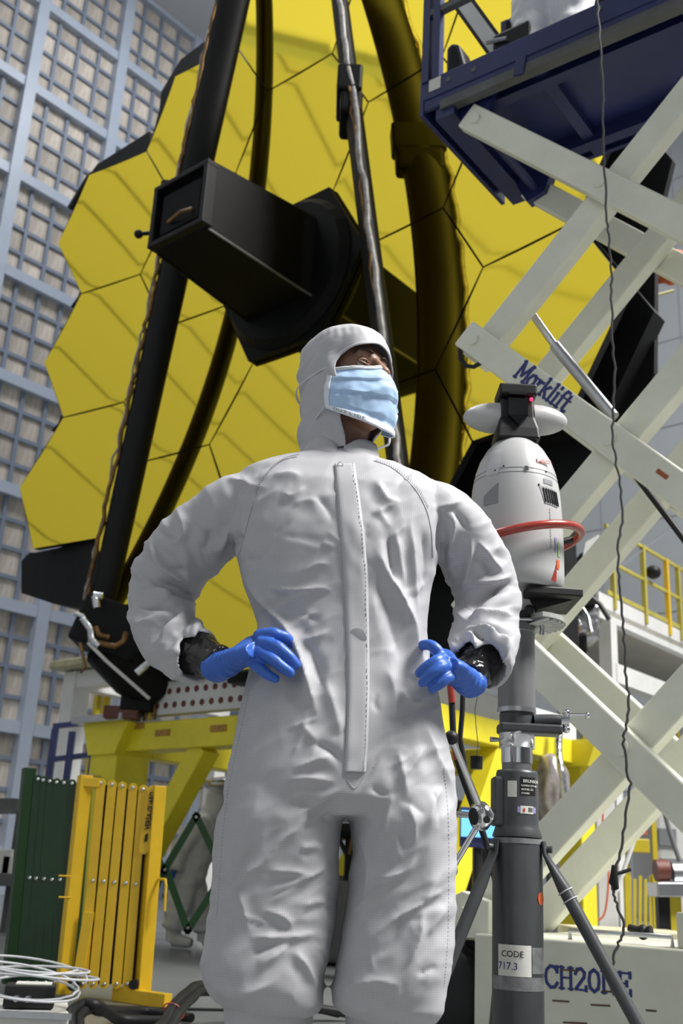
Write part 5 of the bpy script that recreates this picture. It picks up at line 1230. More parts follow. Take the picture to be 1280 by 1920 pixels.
# soften the flap so that it spans small dents
arr = np.array([tuple(v) for v in vs]).reshape(len(fl_l), nc + 1, 3)
for _ in range(3):
    arr[1:-1] = 0.5 * arr[1:-1] + 0.25 * (arr[2:] + arr[:-2])
fb = MB(); fb.add([V(p) for p in arr.reshape(-1, 3)], fs, True)
flap = fb.build('front_flap', M_SUITTRIM, coverall)
sm_ = flap.modifiers.new('solid', 'SOLIDIFY'); sm_.thickness = 0.004; sm_.offset = 0.0
for k in range(0, len(fl_r) - 1, 1):
    for (u, nm) in ((0.90, 'stitch'),):
        q, q2 = fl_l[k].lerp(fl_r[k], u), fl_l[k].lerp(fl_r[k], u).lerp(fl_l[k + 1].lerp(fl_r[k + 1], u), 0.55)
        b = MB(); b.tube([on_suit(q.x, q.y, 0.0052), on_suit(q2.x, q2.y, 0.0052)], 0.0006, 5); b.build(nm, M_STITCH, flap)
b = MB(); c_ = on_suit(637, 876, 0.0062); b.tube([c_ + RTV * (0.005 * math.cos(t)) + UPV * (0.006 * math.sin(t)) for t in [i * math.pi / 8 for i in range(16)]], 0.0009, 6, closed=True); b.build('snap_ring', M_STEEL, flap)
b = MB(); c_ = on_suit(668, 1196, 0.0046); nn = (CAM - c_).normalized(); b.lathe([(0.0, 0.0010), (0.012, 0.0009), (0.017, 0.0)], c_, nn, 24); b.build('snap_bulge', M_SUITTRIM, flap)
seam([(645, 1452), (664, 1478), (683, 1455)], 'flap_tack', M_STITCH)
for pts in ([(462, 1290), (445, 1370), (428, 1450), (414, 1540), (406, 1640), (400, 1720)], [(838, 1440), (846, 1540), (847, 1650), (845, 1760), (838, 1850)]):
    sp = smooth_path([V((x, y, 0)) for x, y in pts], 14)
    for k in range(len(sp) - 1):
        q, q2 = sp[k], sp[k].lerp(sp[k + 1], 0.5)
        b = MB(); b.tube([on_suit(q.x + (6 if q.x < 600 else -6), q.y, 0.0005), on_suit(q2.x + (6 if q.x < 600 else -6), q2.y, 0.0005)], 0.0006, 5); b.build('stitch', M_STITCH, coverall)
# lower leg covers down to the floor
for cx, yt in ((505, 1880), (732, 1890)):
    t_ = PP(cx, yt); x0 = t_.x
    b = rings_mb([(V((x0, PY, t_.z + 0.05)), V((0.085, 0, 0)), V((0, 0.085, 0))), (V((x0, PY, t_.z - 0.04)), V((0.078, 0, 0)), V((0, 0.08, 0))), (V((x0, PY + 0.01, 0.2)), V((0.068, 0, 0)), V((0, 0.072, 0))), (V((x0, PY + 0.02, 0.1)), V((0.06, 0, 0)), V((0, 0.07, 0))), (V((x0, PY - 0.03, 0.07)), V((0.058, 0, 0)), V((0, 0.13, 0))), (V((x0, PY - 0.04, 0.03)), V((0.06, 0, 0)), V((0, 0.145, 0))), (V((x0, PY - 0.04, 0.0)), V((0.058, 0, 0)), V((0, 0.14, 0)))], 28)
    bm_ = voxel(b, 0.006, 4); cc, nn_ = mesh_np(bm_); set_np(bm_, cc + nn_ * np.array([mnoise.noise(V(p) * 22) * 0.004 for p in cc])[:, None])
    cc, _ = mesh_np(bm_); cc[:, 2] = np.maximum(cc[:, 2], 0.001); set_np(bm_, cc)
    place(bm_, 'boot_cover', M_SUIT, person)
# ---- stand collar with a front slit
def collar():
    b = MB(); n = 44; vs = []; fs = []; rows = 6
    c0 = PP(638, 852, 0.015)
    for r in range(rows + 1):
        t = r / rows
        for i in range(n + 1):
            a_ = math.radians(5 + 350 * i / n)            # 0 = towards the camera at the slit
            rx = 0.079 - 0.004 * t + 0.008 * (1 - t); ry = 0.080 - 0.010 * t
            slit = math.exp(-((min(a_, 2 * math.pi - a_)) / 0.35) ** 2)
            zz = 0.056 * t * (1 - 0.28 * slit) - 0.012 * slit + 0.003 * math.sin(3 * a_)
            x = -math.sin(a_) * rx; y = -math.cos(a_) * ry
            vs.append(V((c0.x + x, c0.y + y - 0.004 * (1 - t), c0.z - 0.040 + zz)))
    for r in range(rows):
        for i in range(n): fs.append((r * (n + 1) + i, r * (n + 1) + i + 1, (r + 1) * (n + 1) + i + 1, (r + 1) * (n + 1) + i))
    b.add(vs, fs, True); o = b.build('collar', M_SUITTRIM, coverall)
    s_ = o.modifiers.new('solid', 'SOLIDIFY'); s_.thickness = 0.006; s_.offset = 0
    return o
collar()
# ---- hood
def hood():
    n = 72
    #        h      rx     ry    yoff  opening(deg)
    R_ = [(0.124, 0.004, 0.004, -0.012, 0), (0.121, 0.030, 0.036, -0.012, 0), (0.112, 0.054, 0.064, -0.012, 0), (0.098, 0.071, 0.085, -0.010, 0), (0.082, 0.081, 0.098, -0.009, 0), (0.062, 0.086, 0.104, -0.008, 0), (0.044, 0.088, 0.106, -0.008, 0),
          (0.034, 0.0885, 0.107, -0.008, 24), (0.025, 0.089, 0.107, -0.009, 45), (0.013, 0.0895, 0.107, -0.010, 57), (-0.003, 0.089, 0.106, -0.010, 63), (-0.02, 0.088, 0.105, -0.010, 65), (-0.045, 0.087, 0.104, -0.012, 62),
          (-0.07, 0.086, 0.102, -0.016, 60), (-0.092, 0.084, 0.098, -0.022, 57), (-0.112, 0.082, 0.092, -0.028, 52), (-0.130, 0.078, 0.086, -0.032, 48), (-0.148, 0.076, 0.082, -0.034, 44), (-0.168, 0.074, 0.078, -0.036, 40), (-0.190, 0.072, 0.074, -0.040, 36)]
    # refine rows
    rows = []
    for i in range(len(R_) - 1):
        for k in range(3): rows.append(tuple(R_[i][j] + (R_[i + 1][j] - R_[i][j]) * k / 3 for j in range(5)))
    rows.append(R_[-1])
    vs = []; fs = []
    for h, rx, ry, yo, op in rows:
        al = math.radians(op)
        for i in range(n + 1):
            t = al + (2 * math.pi - 2 * al) * i / n
            lw = min(1.0, max(0.0, (-0.07 - h) / 0.07)); xo = -0.014 * lw
            x = (rx - 0.008 * lw) * math.sin(t) + xo; y = ry * math.cos(t) + yo
            p = V((x, y, h)); d = V((x - xo, y - yo, 0)).normalized()
            wr = 0.0040 * mnoise.noise(p * 24) + 0.0110 * ((1 - abs(mnoise.noise(V((x * 16 + h * 9, y * 16 - h * 6, h * 11)) + V((5, 5, 5))))) ** 2 - 0.6) * (1.0 if h < 0.05 else 0.5)
            back = max(0.0, -math.cos(t)); wr += 0.0030 * back * math.sin(h * 150 + 7 * mnoise.noise(p * 12)) + 0.004 * math.exp(-((h - 0.075) / 0.018) ** 2) * max(0.0, math.sin(t) * -1) * math.sin(t * 34 + 3 * mnoise.noise(p * 20))
            edge = min(i, n - i) / n
            if op > 0 and edge < 0.035: wr += 0.0025
            vs.append(HD(*(p + d * wr)))
    m = n + 1
    for r in range(len(rows) - 1):
        for i in range(n): fs.append((r * m + i, r * m + i + 1, (r + 1) * m + i + 1, (r + 1) * m + i))
    b = MB(); b.add(vs, fs, True); o = b.build('hood', M_SUIT, coverall)
    w_ = o.modifiers.new('weld', 'WELD'); w_.merge_threshold = 0.0004
    s_ = o.modifiers.new('solid', 'SOLIDIFY'); s_.thickness = 0.0035; s_.offset = -1
    sb = o.modifiers.new('sub', 'SUBSURF'); sb.levels = 1; sb.render_levels = 1
    return o
hd_ = hood()
# ---- eyes and brows
M_EYEW = mat('eye_white', (0.62, 0.60, 0.58), 0.25); M_IRIS = mat('iris_dark', (0.02, 0.012, 0.008), 0.15); M_BROW = mat('eyebrow', (0.035, 0.02, 0.013), 0.7)
M_LID = mat('eyelid_skin', (0.20, 0.10, 0.065), 0.5)
for s in (-1, 1):
    ec = HD(s * 0.0285, 0.0635, 0.003)
    b = MB(); b.sphere(ec, 0.0108, nu=24, nv=16); ey = b.build('eye', M_EYEW, person)
    lk = (fwd + upv * 0.25 + lef * 0.12).normalized()
    b = MB(); b.lathe([(0.0, 0.0116), (0.0035, 0.0112), (0.0056, 0.0100), (0.0062, 0.0088)], ec, lk, 20); b.build('iris', M_IRIS, ey)
    for nm, z0, k in (('upper_lid', 0.0052, 1), ('lower_lid', -0.0062, -1)):
        b = MB(); pts = []
        for i in range(9):
            u = -1 + 2 * i / 8; pts.append(ec + lef * (u * 0.0145) + fwd * (0.0112 * math.sqrt(max(0.05, 1 - 0.85 * u * u))) + upv * (z0 * (1 - u * u) + k * 0.0008 * u * s))
        b.tube(pts, [0.0030] + [0.0034] * 7 + [0.0030], 8); b.build(nm, M_LID if k < 0 else M_BROW if False else M_LID, ey)
    b = MB(); pts = []
    for i in range(10):
        u = i / 9; pts.append(HD(s * (0.014 + 0.038 * u), 0.0865 - 0.026 * u * u, 0.024 + 0.007 * math.sin(u * 2.4) - 0.006 * u * u))
    b.tube(pts, [(0.0016, 0.0026)] + [(0.0022, 0.0042)] * 7 + [(0.0016, 0.003), (0.0008, 0.0012)], 8); b.build('eyebrow', M_BROW, person)
    b = MB(); b.tube([ec + lef * (u * 0.0145) + fwd * (0.0128 * math.sqrt(max(0.05, 1 - 0.85 * u * u))) + upv * (0.0044 * (1 - u * u)) for u in [-1 + i / 4 for i in range(9)]], 0.0010, 6); b.build('lashes', M_BROW, ey)
# ---- face mask
def mask_pt(a_, t, off=0.0):
    th = a_ * math.radians(74 + 12 * t)
    htop = -0.019 - 0.004 * abs(a_) + 0.009 * math.exp(-(a_ / 0.2) ** 2)
    hbot = -0.160 + 0.010 * abs(a_)
    mid = -0.060; k = abs(a_) ** 2.2
    htop = htop * (1 - k) + (mid + 0.044) * k; hbot = hbot * (1 - k) + (mid - 0.044) * k
    h = htop + (hbot - htop) * t
    rx = 0.082 + 0.006 * math.sin(math.pi * t); ry = 0.088 + 0.024 * math.sin(math.pi * min(1, t * 1.15)) * math.exp(-(a_ / 0.6) ** 2) + 0.006 * math.exp(-(a_ / 0.25) ** 2) * (1 - t)
    ry *= (1 - 0.10 * t)
    pl = (t * 3.6) % 1.0; env = math.sin(math.pi * min(1, max(0, t))) * (1 - 0.5 * abs(a_) ** 3)
    wr = 0.0045 * (pl - 0.4) * env + 0.0075 * ((1 - abs(mnoise.noise(V((a_ * 2.6, t * 2.4 + a_ * 0.8, 2.0))))) ** 2 - 0.6) * math.sin(math.pi * min(1, max(0.0, t))) + 0.0022 * mnoise.noise(V((a_ * 8, t * 6, 7.0)))
    r = wr + off + 0.005
    return HD((rx + r) * math.sin(th), (ry + r) * math.cos(th), h)
na, nt_ = 56, 48
vs = [mask_pt(-1 + 2 * i / na, j / nt_) for j in range(nt_ + 1) for i in range(na + 1)]
fs = [(j * (na + 1) + i, (j + 1) * (na + 1) + i, (j + 1) * (na + 1) + i + 1, j * (na + 1) + i + 1) for j in range(nt_) for i in range(na)]
b = MB(); b.add(vs, fs, True); msk = b.build('face_mask', M_MASKBLUE, person)
s_ = msk.modifiers.new('solid', 'SOLIDIFY'); s_.thickness = 0.002; s_.offset = 0
def strip(a0, a1, t0, t1, name, n=24, off=0.0022):
    vs = []; fs = []
    long_a = abs(a1 - a0) > 0.5
    nx, ny = (40, 3) if long_a else (3, 24)
    for j in range(ny + 1):
        for i in range(nx + 1): vs.append(mask_pt(a0 + (a1 - a0) * i / nx, t0 + (t1 - t0) * j / ny, off))
    for j in range(ny):
        for i in range(nx): fs.append((j * (nx + 1) + i, (j + 1) * (nx + 1) + i, (j + 1) * (nx + 1) + i + 1, j * (nx + 1) + i + 1))
    b = MB(); b.add(vs, fs, True); o = b.build(name, M_MASKWHITE, msk)
    s_ = o.modifiers.new('solid', 'SOLIDIFY'); s_.thickness = 0.0018; s_.offset = 0
    return o
strip(-1.0, 1.0, -0.01, 0.065, 'top_binding'); bb_ = strip(-1.0, 1.0, 0.90, 1.01, 'bottom_binding'); strip(-1.02, -0.93, 0.0, 1.0, 'side_binding'); strip(0.93, 1.02, 0.0, 1.0, 'side_binding')
for row in (0.012, 0.045):
    b = MB(); b.tube([mask_pt(-0.95 + 1.9 * i / 40, row, 0.0034) for i in range(41)], 0.0004, 4); b.build('weld_line', M_STITCH, msk)
# printed word along the lower binding
M_PRINT = mat('grey_print', (0.22, 0.27, 0.36), 0.7)
tx0 = -0.86
for ch, wd in (('O', 1), ('U', 1), ('T', 1), ('S', 1), ('I', 0.5), ('D', 1), ('E', 1)):
    o = text_mesh(ch, 0.0085, ORG[msk.name], V((1, 0, 0)), V((0, 0, 1)), 'print', M_PRINT, msk, 0.0001)
    for v in o.data.vertices:
        q = v.co; a_ = tx0 + (q.x / 0.095); t = 0.985 - q.z / 0.105
        v.co = mask_pt(a_, t, 0.0036) - ORG[msk.name]
    tx0 += 0.082 * wd
def cord(pts, name='tie_cord', r=0.0013):
    b = MB(); b.tube(smooth_path(pts, 6), [(r * 2.2, r * 0.7)] * ((len(pts) - 1) * 6 + 1), 8); return b.build(name, M_MASKWHITE, msk)
cord([mask_pt(-1, 0.05, 0.002), HD(-0.092, 0.02, -0.012), HD(-0.094, -0.03, -0.014), HD(-0.080, -0.082, -0.012), HD(-0.03, -0.124, -0.01), HD(0.03, -0.124, -0.01)])
cord([mask_pt(-1, 0.97, 0.002), HD(-0.091, 0.010, -0.095), HD(-0.088, -0.03, -0.12), HD(-0.078, -0.07, -0.140), HD(-0.05, -0.108, -0.150)])
p_ = mask_pt(0.80, 0.98, 0.002)
cord([p_, at(728, 833, p_.y), at(716, 838, p_.y + 0.02), at(700, 846, p_.y + 0.05)])
# ---- gloves: palm, four fingers of different lengths and a thumb closing on the hip
def glove(wrist, palm_pts, fingers, cuff, name_label):
    b = MB()
    b.tube([q for q, r in palm_pts], [r for q, r in palm_pts], 16, flat=V((0, 1, 0)))
    for pts, rs in fingers:
        sp = smooth_path(pts, 4); rr = []
        for i in range(len(rs) - 1):
            for k in range(4): rr.append(rs[i] + (rs[i + 1] - rs[i]) * k / 4)
        rr.append(rs[-1])
        b.tube(sp, rr, 12); b.sphere(sp[-1], rs[-1] * 1.0, nu=12, nv=8); b.sphere(sp[0], rs[0], nu=12, nv=8)
    b.tube([q for q, r in cuff], [r for q, r in cuff], 20, flat=V((0, 1, 0)))
    me = voxel(b, 0.0023, 4, 0.5)
    c_, n_ = mesh_np(me)
    ax_ = np.array((cuff[-1][0] - cuff[0][0]).normalized()); c0_ = np.array(cuff[0][0])
    al = (c_ - c0_) @ ax_
    w = np.exp(-((al - 0.01) / 0.03) ** 2)
    d_ = np.array([mnoise.noise(V(p) * 60) * 0.0010 for p in c_]) + w * 0.0010 * np.sin(al * 420 + 3 * c_[:, 2] * 40)
    set_np(me, c_ + n_ * d_[:, None])
    o = place(me, 'glove', M_GLOVE, person); o['label'] = name_label
    return o
def hp_(x, y, dy): return PP(x, y, dy)
def surf(x, y, lift, k=0.0):
    p = on_suit(x, y, 0.0); d = (CAM - p).normalized(); return p + d * lift
# image-left hand
kL = -0.135
gl = glove(None,
  [(hp_(418, 1246, -0.085), (0.030, 0.024)), (hp_(440, 1236, -0.105), (0.036, 0.022)), (hp_(468, 1226, -0.125), (0.043, 0.020)), (hp_(486, 1220, -0.138), (0.041, 0.018))],
  [([hp_(486, 1192, -0.130), hp_(512, 1188, -0.140), hp_(536, 1196, -0.132), hp_(552, 1210, -0.112)], [0.0125, 0.0118, 0.0108, 0.009]),
   ([hp_(490, 1205, -0.140), hp_(518, 1212, -0.155), hp_(540, 1230, -0.155), hp_(555, 1246, -0.148)], [0.0130, 0.0122, 0.0112, 0.0095]),
   ([hp_(484, 1222, -0.142), hp_(508, 1234, -0.158), hp_(528, 1250, -0.160), hp_(544, 1262, -0.155)], [0.0128, 0.0120, 0.0108, 0.0092]),
   ([hp_(474, 1242, -0.135), hp_(490, 1256, -0.150), hp_(504, 1266, -0.152), hp_(516, 1272, -0.150)], [0.0120, 0.0110, 0.0100, 0.0086]),
   ([hp_(450, 1222, -0.105), hp_(470, 1206, -0.075), hp_(492, 1202, -0.035), hp_(505, 1205, 0.0)], [0.0150, 0.0140, 0.0125, 0.0105])],
  [(hp_(442, 1236, -0.105), (0.033, 0.022)), (hp_(422, 1246, -0.088), (0.033, 0.027)), (hp_(404, 1252, -0.068), (0.040, 0.030))], 'blue glove resting on the hip nearer the yellow barrier')
gr = glove(None,
  [(hp_(876, 1274, -0.075), (0.030, 0.024)), (hp_(862, 1268, -0.095), (0.036, 0.022)), (hp_(846, 1256, -0.115), (0.040, 0.020)), (hp_(832, 1248, -0.128), (0.037, 0.018))],
  [([hp_(826, 1232, -0.125), hp_(818, 1218, -0.128), hp_(806, 1209, -0.122), hp_(792, 1210, -0.108)], [0.0118, 0.0112, 0.0108, 0.0095]),
   ([hp_(830, 1236, -0.132), hp_(818, 1240, -0.150), hp_(800, 1250, -0.150), hp_(786, 1262, -0.140)], [0.0125, 0.0120, 0.0110, 0.0095]),
   ([hp_(836, 1250, -0.134), hp_(826, 1252, -0.154), hp_(806, 1266, -0.156), hp_(792, 1280, -0.148)], [0.0125, 0.0120, 0.0108, 0.0092]),
   ([hp_(848, 1264, -0.128), hp_(838, 1272, -0.148), hp_(822, 1284, -0.150), hp_(810, 1292, -0.146)], [0.0118, 0.0110, 0.0100, 0.0086]),
   ([hp_(852, 1250, -0.095), hp_(838, 1232, -0.065), hp_(822, 1226, -0.030), hp_(812, 1228, 0.0)], [0.0145, 0.0135, 0.0120, 0.0100])],
  [(hp_(862, 1268, -0.095), (0.033, 0.022)), (hp_(874, 1276, -0.078), (0.033, 0.026)), (hp_(884, 1282, -0.062), (0.037, 0.029))], 'blue glove resting on the hip nearer the laser tracker')
# ---- glossy black film between sleeve and glove
def film(pts, rs, seed):
    b = MB(); b.tube(smooth_path(pts, 5), [(a_, c_) for a_, c_ in rs], 28, cap=True)
    me = voxel(b, 0.0035, 2); c_, n_ = mesh_np(me)
    d_ = np.array([mnoise.noise(V(p) * 34 + V((seed, 0, 0))) * 0.006 + mnoise.noise(V(p) * 80) * 0.0022 for p in c_])
    set_np(me, c_ + n_ * d_[:, None]); return place(me, 'sleeve_film', M_PLASTICBLACK, person)
def lerp_r(a, b_, n): return [(a[0] + (b_[0] - a[0]) * i / (n - 1), a[1] + (b_[1] - a[1]) * i / (n - 1)) for i in range(n)]
film([hp_(352, 1222, -0.02), hp_(378, 1228, -0.045), hp_(408, 1244, -0.075)], lerp_r((0.046, 0.044), (0.034, 0.030), 11), 1)
film([hp_(902, 1225, -0.015), hp_(894, 1248, -0.042), hp_(880, 1272, -0.070)], lerp_r((0.050, 0.046), (0.034, 0.030), 11), 2)
# ================================================================== co-workers in the background
def worker(label, J, scale_r=1.0, vox=0.012, face_dir=V((0, 1, 0))):
    """J: joints in world space: head, neck, chest, pelvis, and per side shoulder, elbow, wrist, hip, knee, ankle, toe"""
    b = MB(); hd = J['head']
    b.sphere(hd, 0.085, 0.095, 0.115, 18, 12)
    b.tube([hd - ZV * 0.05, J['neck']], 0.052, 12)
    b.tube([J['neck'], J['chest'], J['pelvis']], [0.06, 0.10, 0.10], 14)
    for s in ('L', 'R'):
        b.tube([J['chest'], J['shoulder' + s], J['elbow' + s], J['wrist' + s]], [0.06, 0.045, 0.04, 0.028], 10)
        b.tube([J['pelvis'], J['hip' + s], J['knee' + s], J['ankle' + s]], [0.08, 0.075, 0.055, 0.04], 10)
    org = V((J['pelvis'].x, J['pelvis'].y, min(J['ankleL'].z, J['ankleR'].z) - 0.05))
    p = place(voxel(b, 0.014, 2), 'person', M_SKIN, None, org); tag(p, label, 'person')
    c = MB()
    c.tube([J['neck'] + ZV * 0.01, J['chest'], (J['chest'] + J['pelvis']) / 2, J['pelvis'], J['pelvis'] - (J['chest'] - J['pelvis']).normalized() * 0.06], [(0.10, 0.09), (0.20, 0.135), (0.185, 0.14), (0.19, 0.15), (0.16, 0.13)], 24, flat=(J['shoulderR'] - J['shoulderL']))
    for s in ('L', 'R'):
        c.tube(smooth_path([J['shoulder' + s].lerp(J['chest'], 0.3), J['shoulder' + s], J['elbow' + s], J['wrist' + s]], 4), [0.085] * 5 + [0.08] * 4 + [0.07] * 3 + [0.06], 18)
        c.tube(smooth_path([J['hip' + s] + ZV * 0.05, J['hip' + s], J['knee' + s], J['ankle' + s] + ZV * 0.10], 4), [0.11] * 5 + [0.105] * 4 + [0.10] * 3 + [0.095], 18)
    me = voxel(c, vox, 6); cc, nn = mesh_np(me)
    d = np.array([mnoise.noise(V((q[0] * 9, q[1] * 9, q[2] * 16))) * 0.016 + mnoise.noise(V(q) * 26) * 0.006 for q in cc]); set_np(me, cc + nn * d[:, None])
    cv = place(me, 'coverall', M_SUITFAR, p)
    h = MB(); h.sphere(hd + ZV * 0.01 - face_dir * 0.015, 0.105, 0.112, 0.135, 22, 16); h.tube([hd - ZV * 0.04, J['neck'] + ZV * 0.0], [0.10, 0.10], 16)
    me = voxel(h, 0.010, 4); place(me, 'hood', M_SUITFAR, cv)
    for s in ('L', 'R'):
        d = (J['wrist' + s] - J['elbow' + s]).normalized(); w = J['wrist' + s]; side = d.cross(face_dir).normalized()
        g = MB(); g.tube([w - d * 0.02, w + d * 0.05, w + d * 0.09], [(0.03, 0.03), (0.04, 0.022), (0.038, 0.016)], 12, flat=side)
        for k in range(4):
            q = w + d * 0.085 + side * (-0.028 + 0.019 * k); ln = (0.06, 0.072, 0.068, 0.052)[k]
            g.tube([q, q + d * ln * 0.5 + face_dir * 0.006, q + d * ln + face_dir * 0.018], [0.010, 0.0095, 0.008], 8)
        g.tube([w + d * 0.03 + side * 0.035, w + d * 0.06 + side * 0.058, w + d * 0.085 + side * 0.062], [0.013, 0.011, 0.009], 8)
        place(voxel(g, 0.005, 2), 'glove', M_GLOVE, p)
        a = J['ankle' + s]; t = J['toe' + s]; f = MB()
        f.tube([a + ZV * 0.14, a + ZV * 0.02, a - ZV * 0.01], [0.075, 0.06, 0.06], 14); f.tube([a - ZV * 0.0, a.lerp(t, 0.5), t], [(0.055, 0.055), (0.05, 0.05), (0.035, 0.045)], 14)
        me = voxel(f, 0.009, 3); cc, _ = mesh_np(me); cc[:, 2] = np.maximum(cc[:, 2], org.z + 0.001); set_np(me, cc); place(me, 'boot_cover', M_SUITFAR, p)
    return p
# on the lift platform
tW, zW = LX(1035, 60, 0.36); DF = DZ + 0.135
wp = LP(tW, DF, 0.36)
def wj(a, n, z): return wp + LL * a + LN * n + ZV * z
worker('worker in white coverall standing on the blue lift platform, upper body out of view',
  dict(head=wj(0.02, 0.1, 1.62), neck=wj(0, 0.05, 1.45), chest=wj(0, 0.02, 1.28), pelvis=wj(0, 0, 0.92), shoulderL=wj(-0.19, 0.02, 1.36), shoulderR=wj(0.19, 0.02, 1.36), elbowL=wj(-0.28, 0.1, 1.10), elbowR=wj(0.28, 0.1, 1.10), wristL=wj(-0.22, 0.3, 1.0), wristR=wj(0.22, 0.3, 1.0),
       hipL=wj(-0.10, 0, 0.85), hipR=wj(0.10, 0, 0.85), kneeL=wj(-0.11, 0.0, 0.47), kneeR=wj(0.11, 0.02, 0.47), ankleL=wj(-0.11, -0.02, 0.06), ankleR=wj(0.12, 0.0, 0.06), toeL=wj(-0.12, 0.14, 0.05), toeR=wj(0.14, 0.15, 0.05)), face_dir=LN)
# bending beside the yellow stand
YW = 9.35
def wk(x, y, dy=0.0): return at(x, y, YW + dy)
g0 = atz(330, 1785, 0.0); g0 = V((at(325, 1775, YW).x, YW, 0)); g1 = V((at(372, 1775, YW).x, YW + 0.05, 0))
worker('worker in white coverall bending over behind the green lattice gate',
  dict(head=wk(412, 1500, -0.05), neck=wk(396, 1525), chest=wk(384, 1560), pelvis=wk(352, 1640), shoulderL=wk(372, 1548, -0.16), shoulderR=wk(392, 1548, 0.16), elbowL=wk(340, 1590, -0.2), elbowR=wk(410, 1600, 0.2), wristL=wk(326, 1632, -0.22), wristR=wk(428, 1640, 0.1),
       hipL=wk(345, 1655, -0.08), hipR=wk(362, 1655, 0.1), kneeL=wk(330, 1715, -0.1), kneeR=wk(376, 1715, 0.08), ankleL=g0 + V((0, -0.08, 0.06)), ankleR=g1 + V((0.03, 0.05, 0.06)), toeL=g0 + V((0.16, -0.12, 0.05)), toeR=g1 + V((0.2, 0.02, 0.05))), face_dir=V((0.95, -0.2, -0.2)).normalized())
# ================================================================== left background
pf = thing('portal_frame', at(148, 1600, 13.0), 'white square steel portal frame behind the blue guard rail', 'frame')
P0 = at(147, 1262, 13.0)
b = MB(); b.box(V((P0.x, P0.y, P0.z / 2)), E2 * 0.12, E1 * 0.12, ZV * (P0.z / 2)); b.build('column', M_WHITE, pf, bevel=0.01)
b = MB(); b.box(P0 + E1 * 1.2 - ZV * 0.1, E2 * 0.1, E1 * 1.3, ZV * 0.1); b.build('top_beam', M_WHITE, pf, bevel=0.01)
b = MB(); b.box(P0 + E2 * 0.9 - ZV * 0.1, E2 * 0.9, E1 * 0.1, ZV * 0.1); b.build('top_beam', M_WHITE, pf, bevel=0.01)
b = MB(); b.box(V((P0.x, P0.y, P0.z / 2)) + E1 * 2.4, E2 * 0.1, E1 * 0.1, ZV * (P0.z / 2)); b.build('column', M_WHITE, pf, bevel=0.01)
b = MB(); b.box(P0 + ZV * 0.06 + E2 * 0.5, E2 * 0.7, E1 * 0.3, ZV * 0.05); b.build('film_edge', MATS['amber_clear_film'], pf, bevel=0.02)
for x, lb in ((186, 'left one of two thin yellow posts right of the white portal frame'), (202, 'right one of two thin yellow posts beside the white portal frame')):
    q = at(x, 1290, 13.5); b = MB(); b.beam(V((q.x, q.y, 0)), q, 0.07, 0.07, E1); tag(b.build('yellow_post', M_YELLOW), lb, 'post')
gr_ = thing('blue_guard_rail', at(140, 1600, 10.5), 'dark blue tubular guard rail left of the yellow stand', 'railing')
YG = 10.5
for x, yt in ((104, 1366), (136, 1372), (182, 1358)):
    q = at(x, yt, YG); q.y = YG; b = MB(); b.beam(V((q.x, q.y, 0)), q, 0.06, 0.06, V((1, 0, 0))); b.build('post', M_NAVY, gr_)
for y0, y1 in ((1362, 1352), (1424, 1412), (1480, 1470)):
    a, c = at(100, y0, YG), at(196, y1, YG); b = MB(); b.beam(a, c, 0.05, 0.05, ZV); b.build('rail', M_NAVY, gr_)
shf = thing('storage_rack', at(12, 1640, 10.0), 'low dark shelf with pale boxes at the far left edge', 'shelf')
for y in (1512, 1650):
    a, c = at(-80, y, 10.0), at(46, y, 10.0); b = MB(); b.box((a + c) / 2, V((a - c)) * 0.5, V((0, 0.3, 0)), V((0, 0, 0.05))); b.build('shelf_board', M_DECKGREY, shf)
for x in (-60, 40):
    q = at(x, 1505, 10.2); b = MB(); b.beam(V((q.x, q.y, 0)), q, 0.05, 0.05, V((1, 0, 0))); b.build('upright', M_DECKGREY, shf)
for i, (x, y, w, h) in enumerate([(-4, 1555, 16, 22), (34, 1575, 9, 16), (-14, 1625, 20, 21)]):
    zb_ = at(0, 1650 if i != 1 else 1650, 10.0).z + 0.052; q = at(x, y, 10.0); b = MB(); b.box(V((q.x + (0.12 if i == 2 else -0.12 if i == 0 else 0.0), 9.9, zb_ + h / 205 + (0.21 if i == 0 else 0))), V((w / 200, 0, 0)), V((0, 0.15, 0)), V((0, 0, h / 205))); tag(b.build('carton', M_OFFWHITE, bevel=0.01), ['white carton on the far left shelf, the upper larger one', 'small white carton on the far left shelf, right one', 'white carton on the far left shelf, the lowest one'][i], 'box', 'cartons on the far left shelf')
# ================================================================== right background
W0 = at(1139, 1137, 11.0)
M_RAIL = mat('olive_yellow_rail', (0.46, 0.40, 0.07), 0.5, var=0.15)
mz = thing('access_platform', V((W0.x, W0.y, 0)), 'white raised walkway with yellow railings on the right behind the scissor lift', 'platform')
def WX(x, y, off=0.0): return atp(x, y, W0 + E2 * off, E2)
def along(a, z): return V((W0.x, W0.y, 0)) + E1 * a + ZV * z
b = MB(); b.box(along(3.5, W0.z - 0.02) - E2 * 0.05, E1 * 3.7, E2 * 0.05, ZV * 0.14); b.build('fascia', M_WHITE, mz)
b = MB(); b.box(along(3.5, W0.z - 0.06) + E2 * 0.0 - E2 * 0.9, E1 * 3.7, E2 * 0.9, ZV * 0.03); b.build('walkway_deck', mat('beige_panel', (0.42, 0.40, 0.34), 0.6, var=0.1, vscale=2), mz)
zl_ = WX(1142, 1262).z
b = MB(); b.box(along(3.4, zl_), E1 * 3.4, E2 * 0.08, ZV * 0.10); b.build('lower_beam', M_WHITE, mz)
b = MB(); b.box(along(-0.02, (W0.z) / 2 - 0.1), E1 * 0.07, E2 * 0.07, ZV * (W0.z / 2 - 0.06)); b.build('column', M_WHITE, mz)
b = MB(); b.box(along(3.2, (W0.z) / 2 - 0.1), E1 * 0.07, E2 * 0.07, ZV * (W0.z / 2 - 0.06)); b.build('column', M_WHITE, mz)
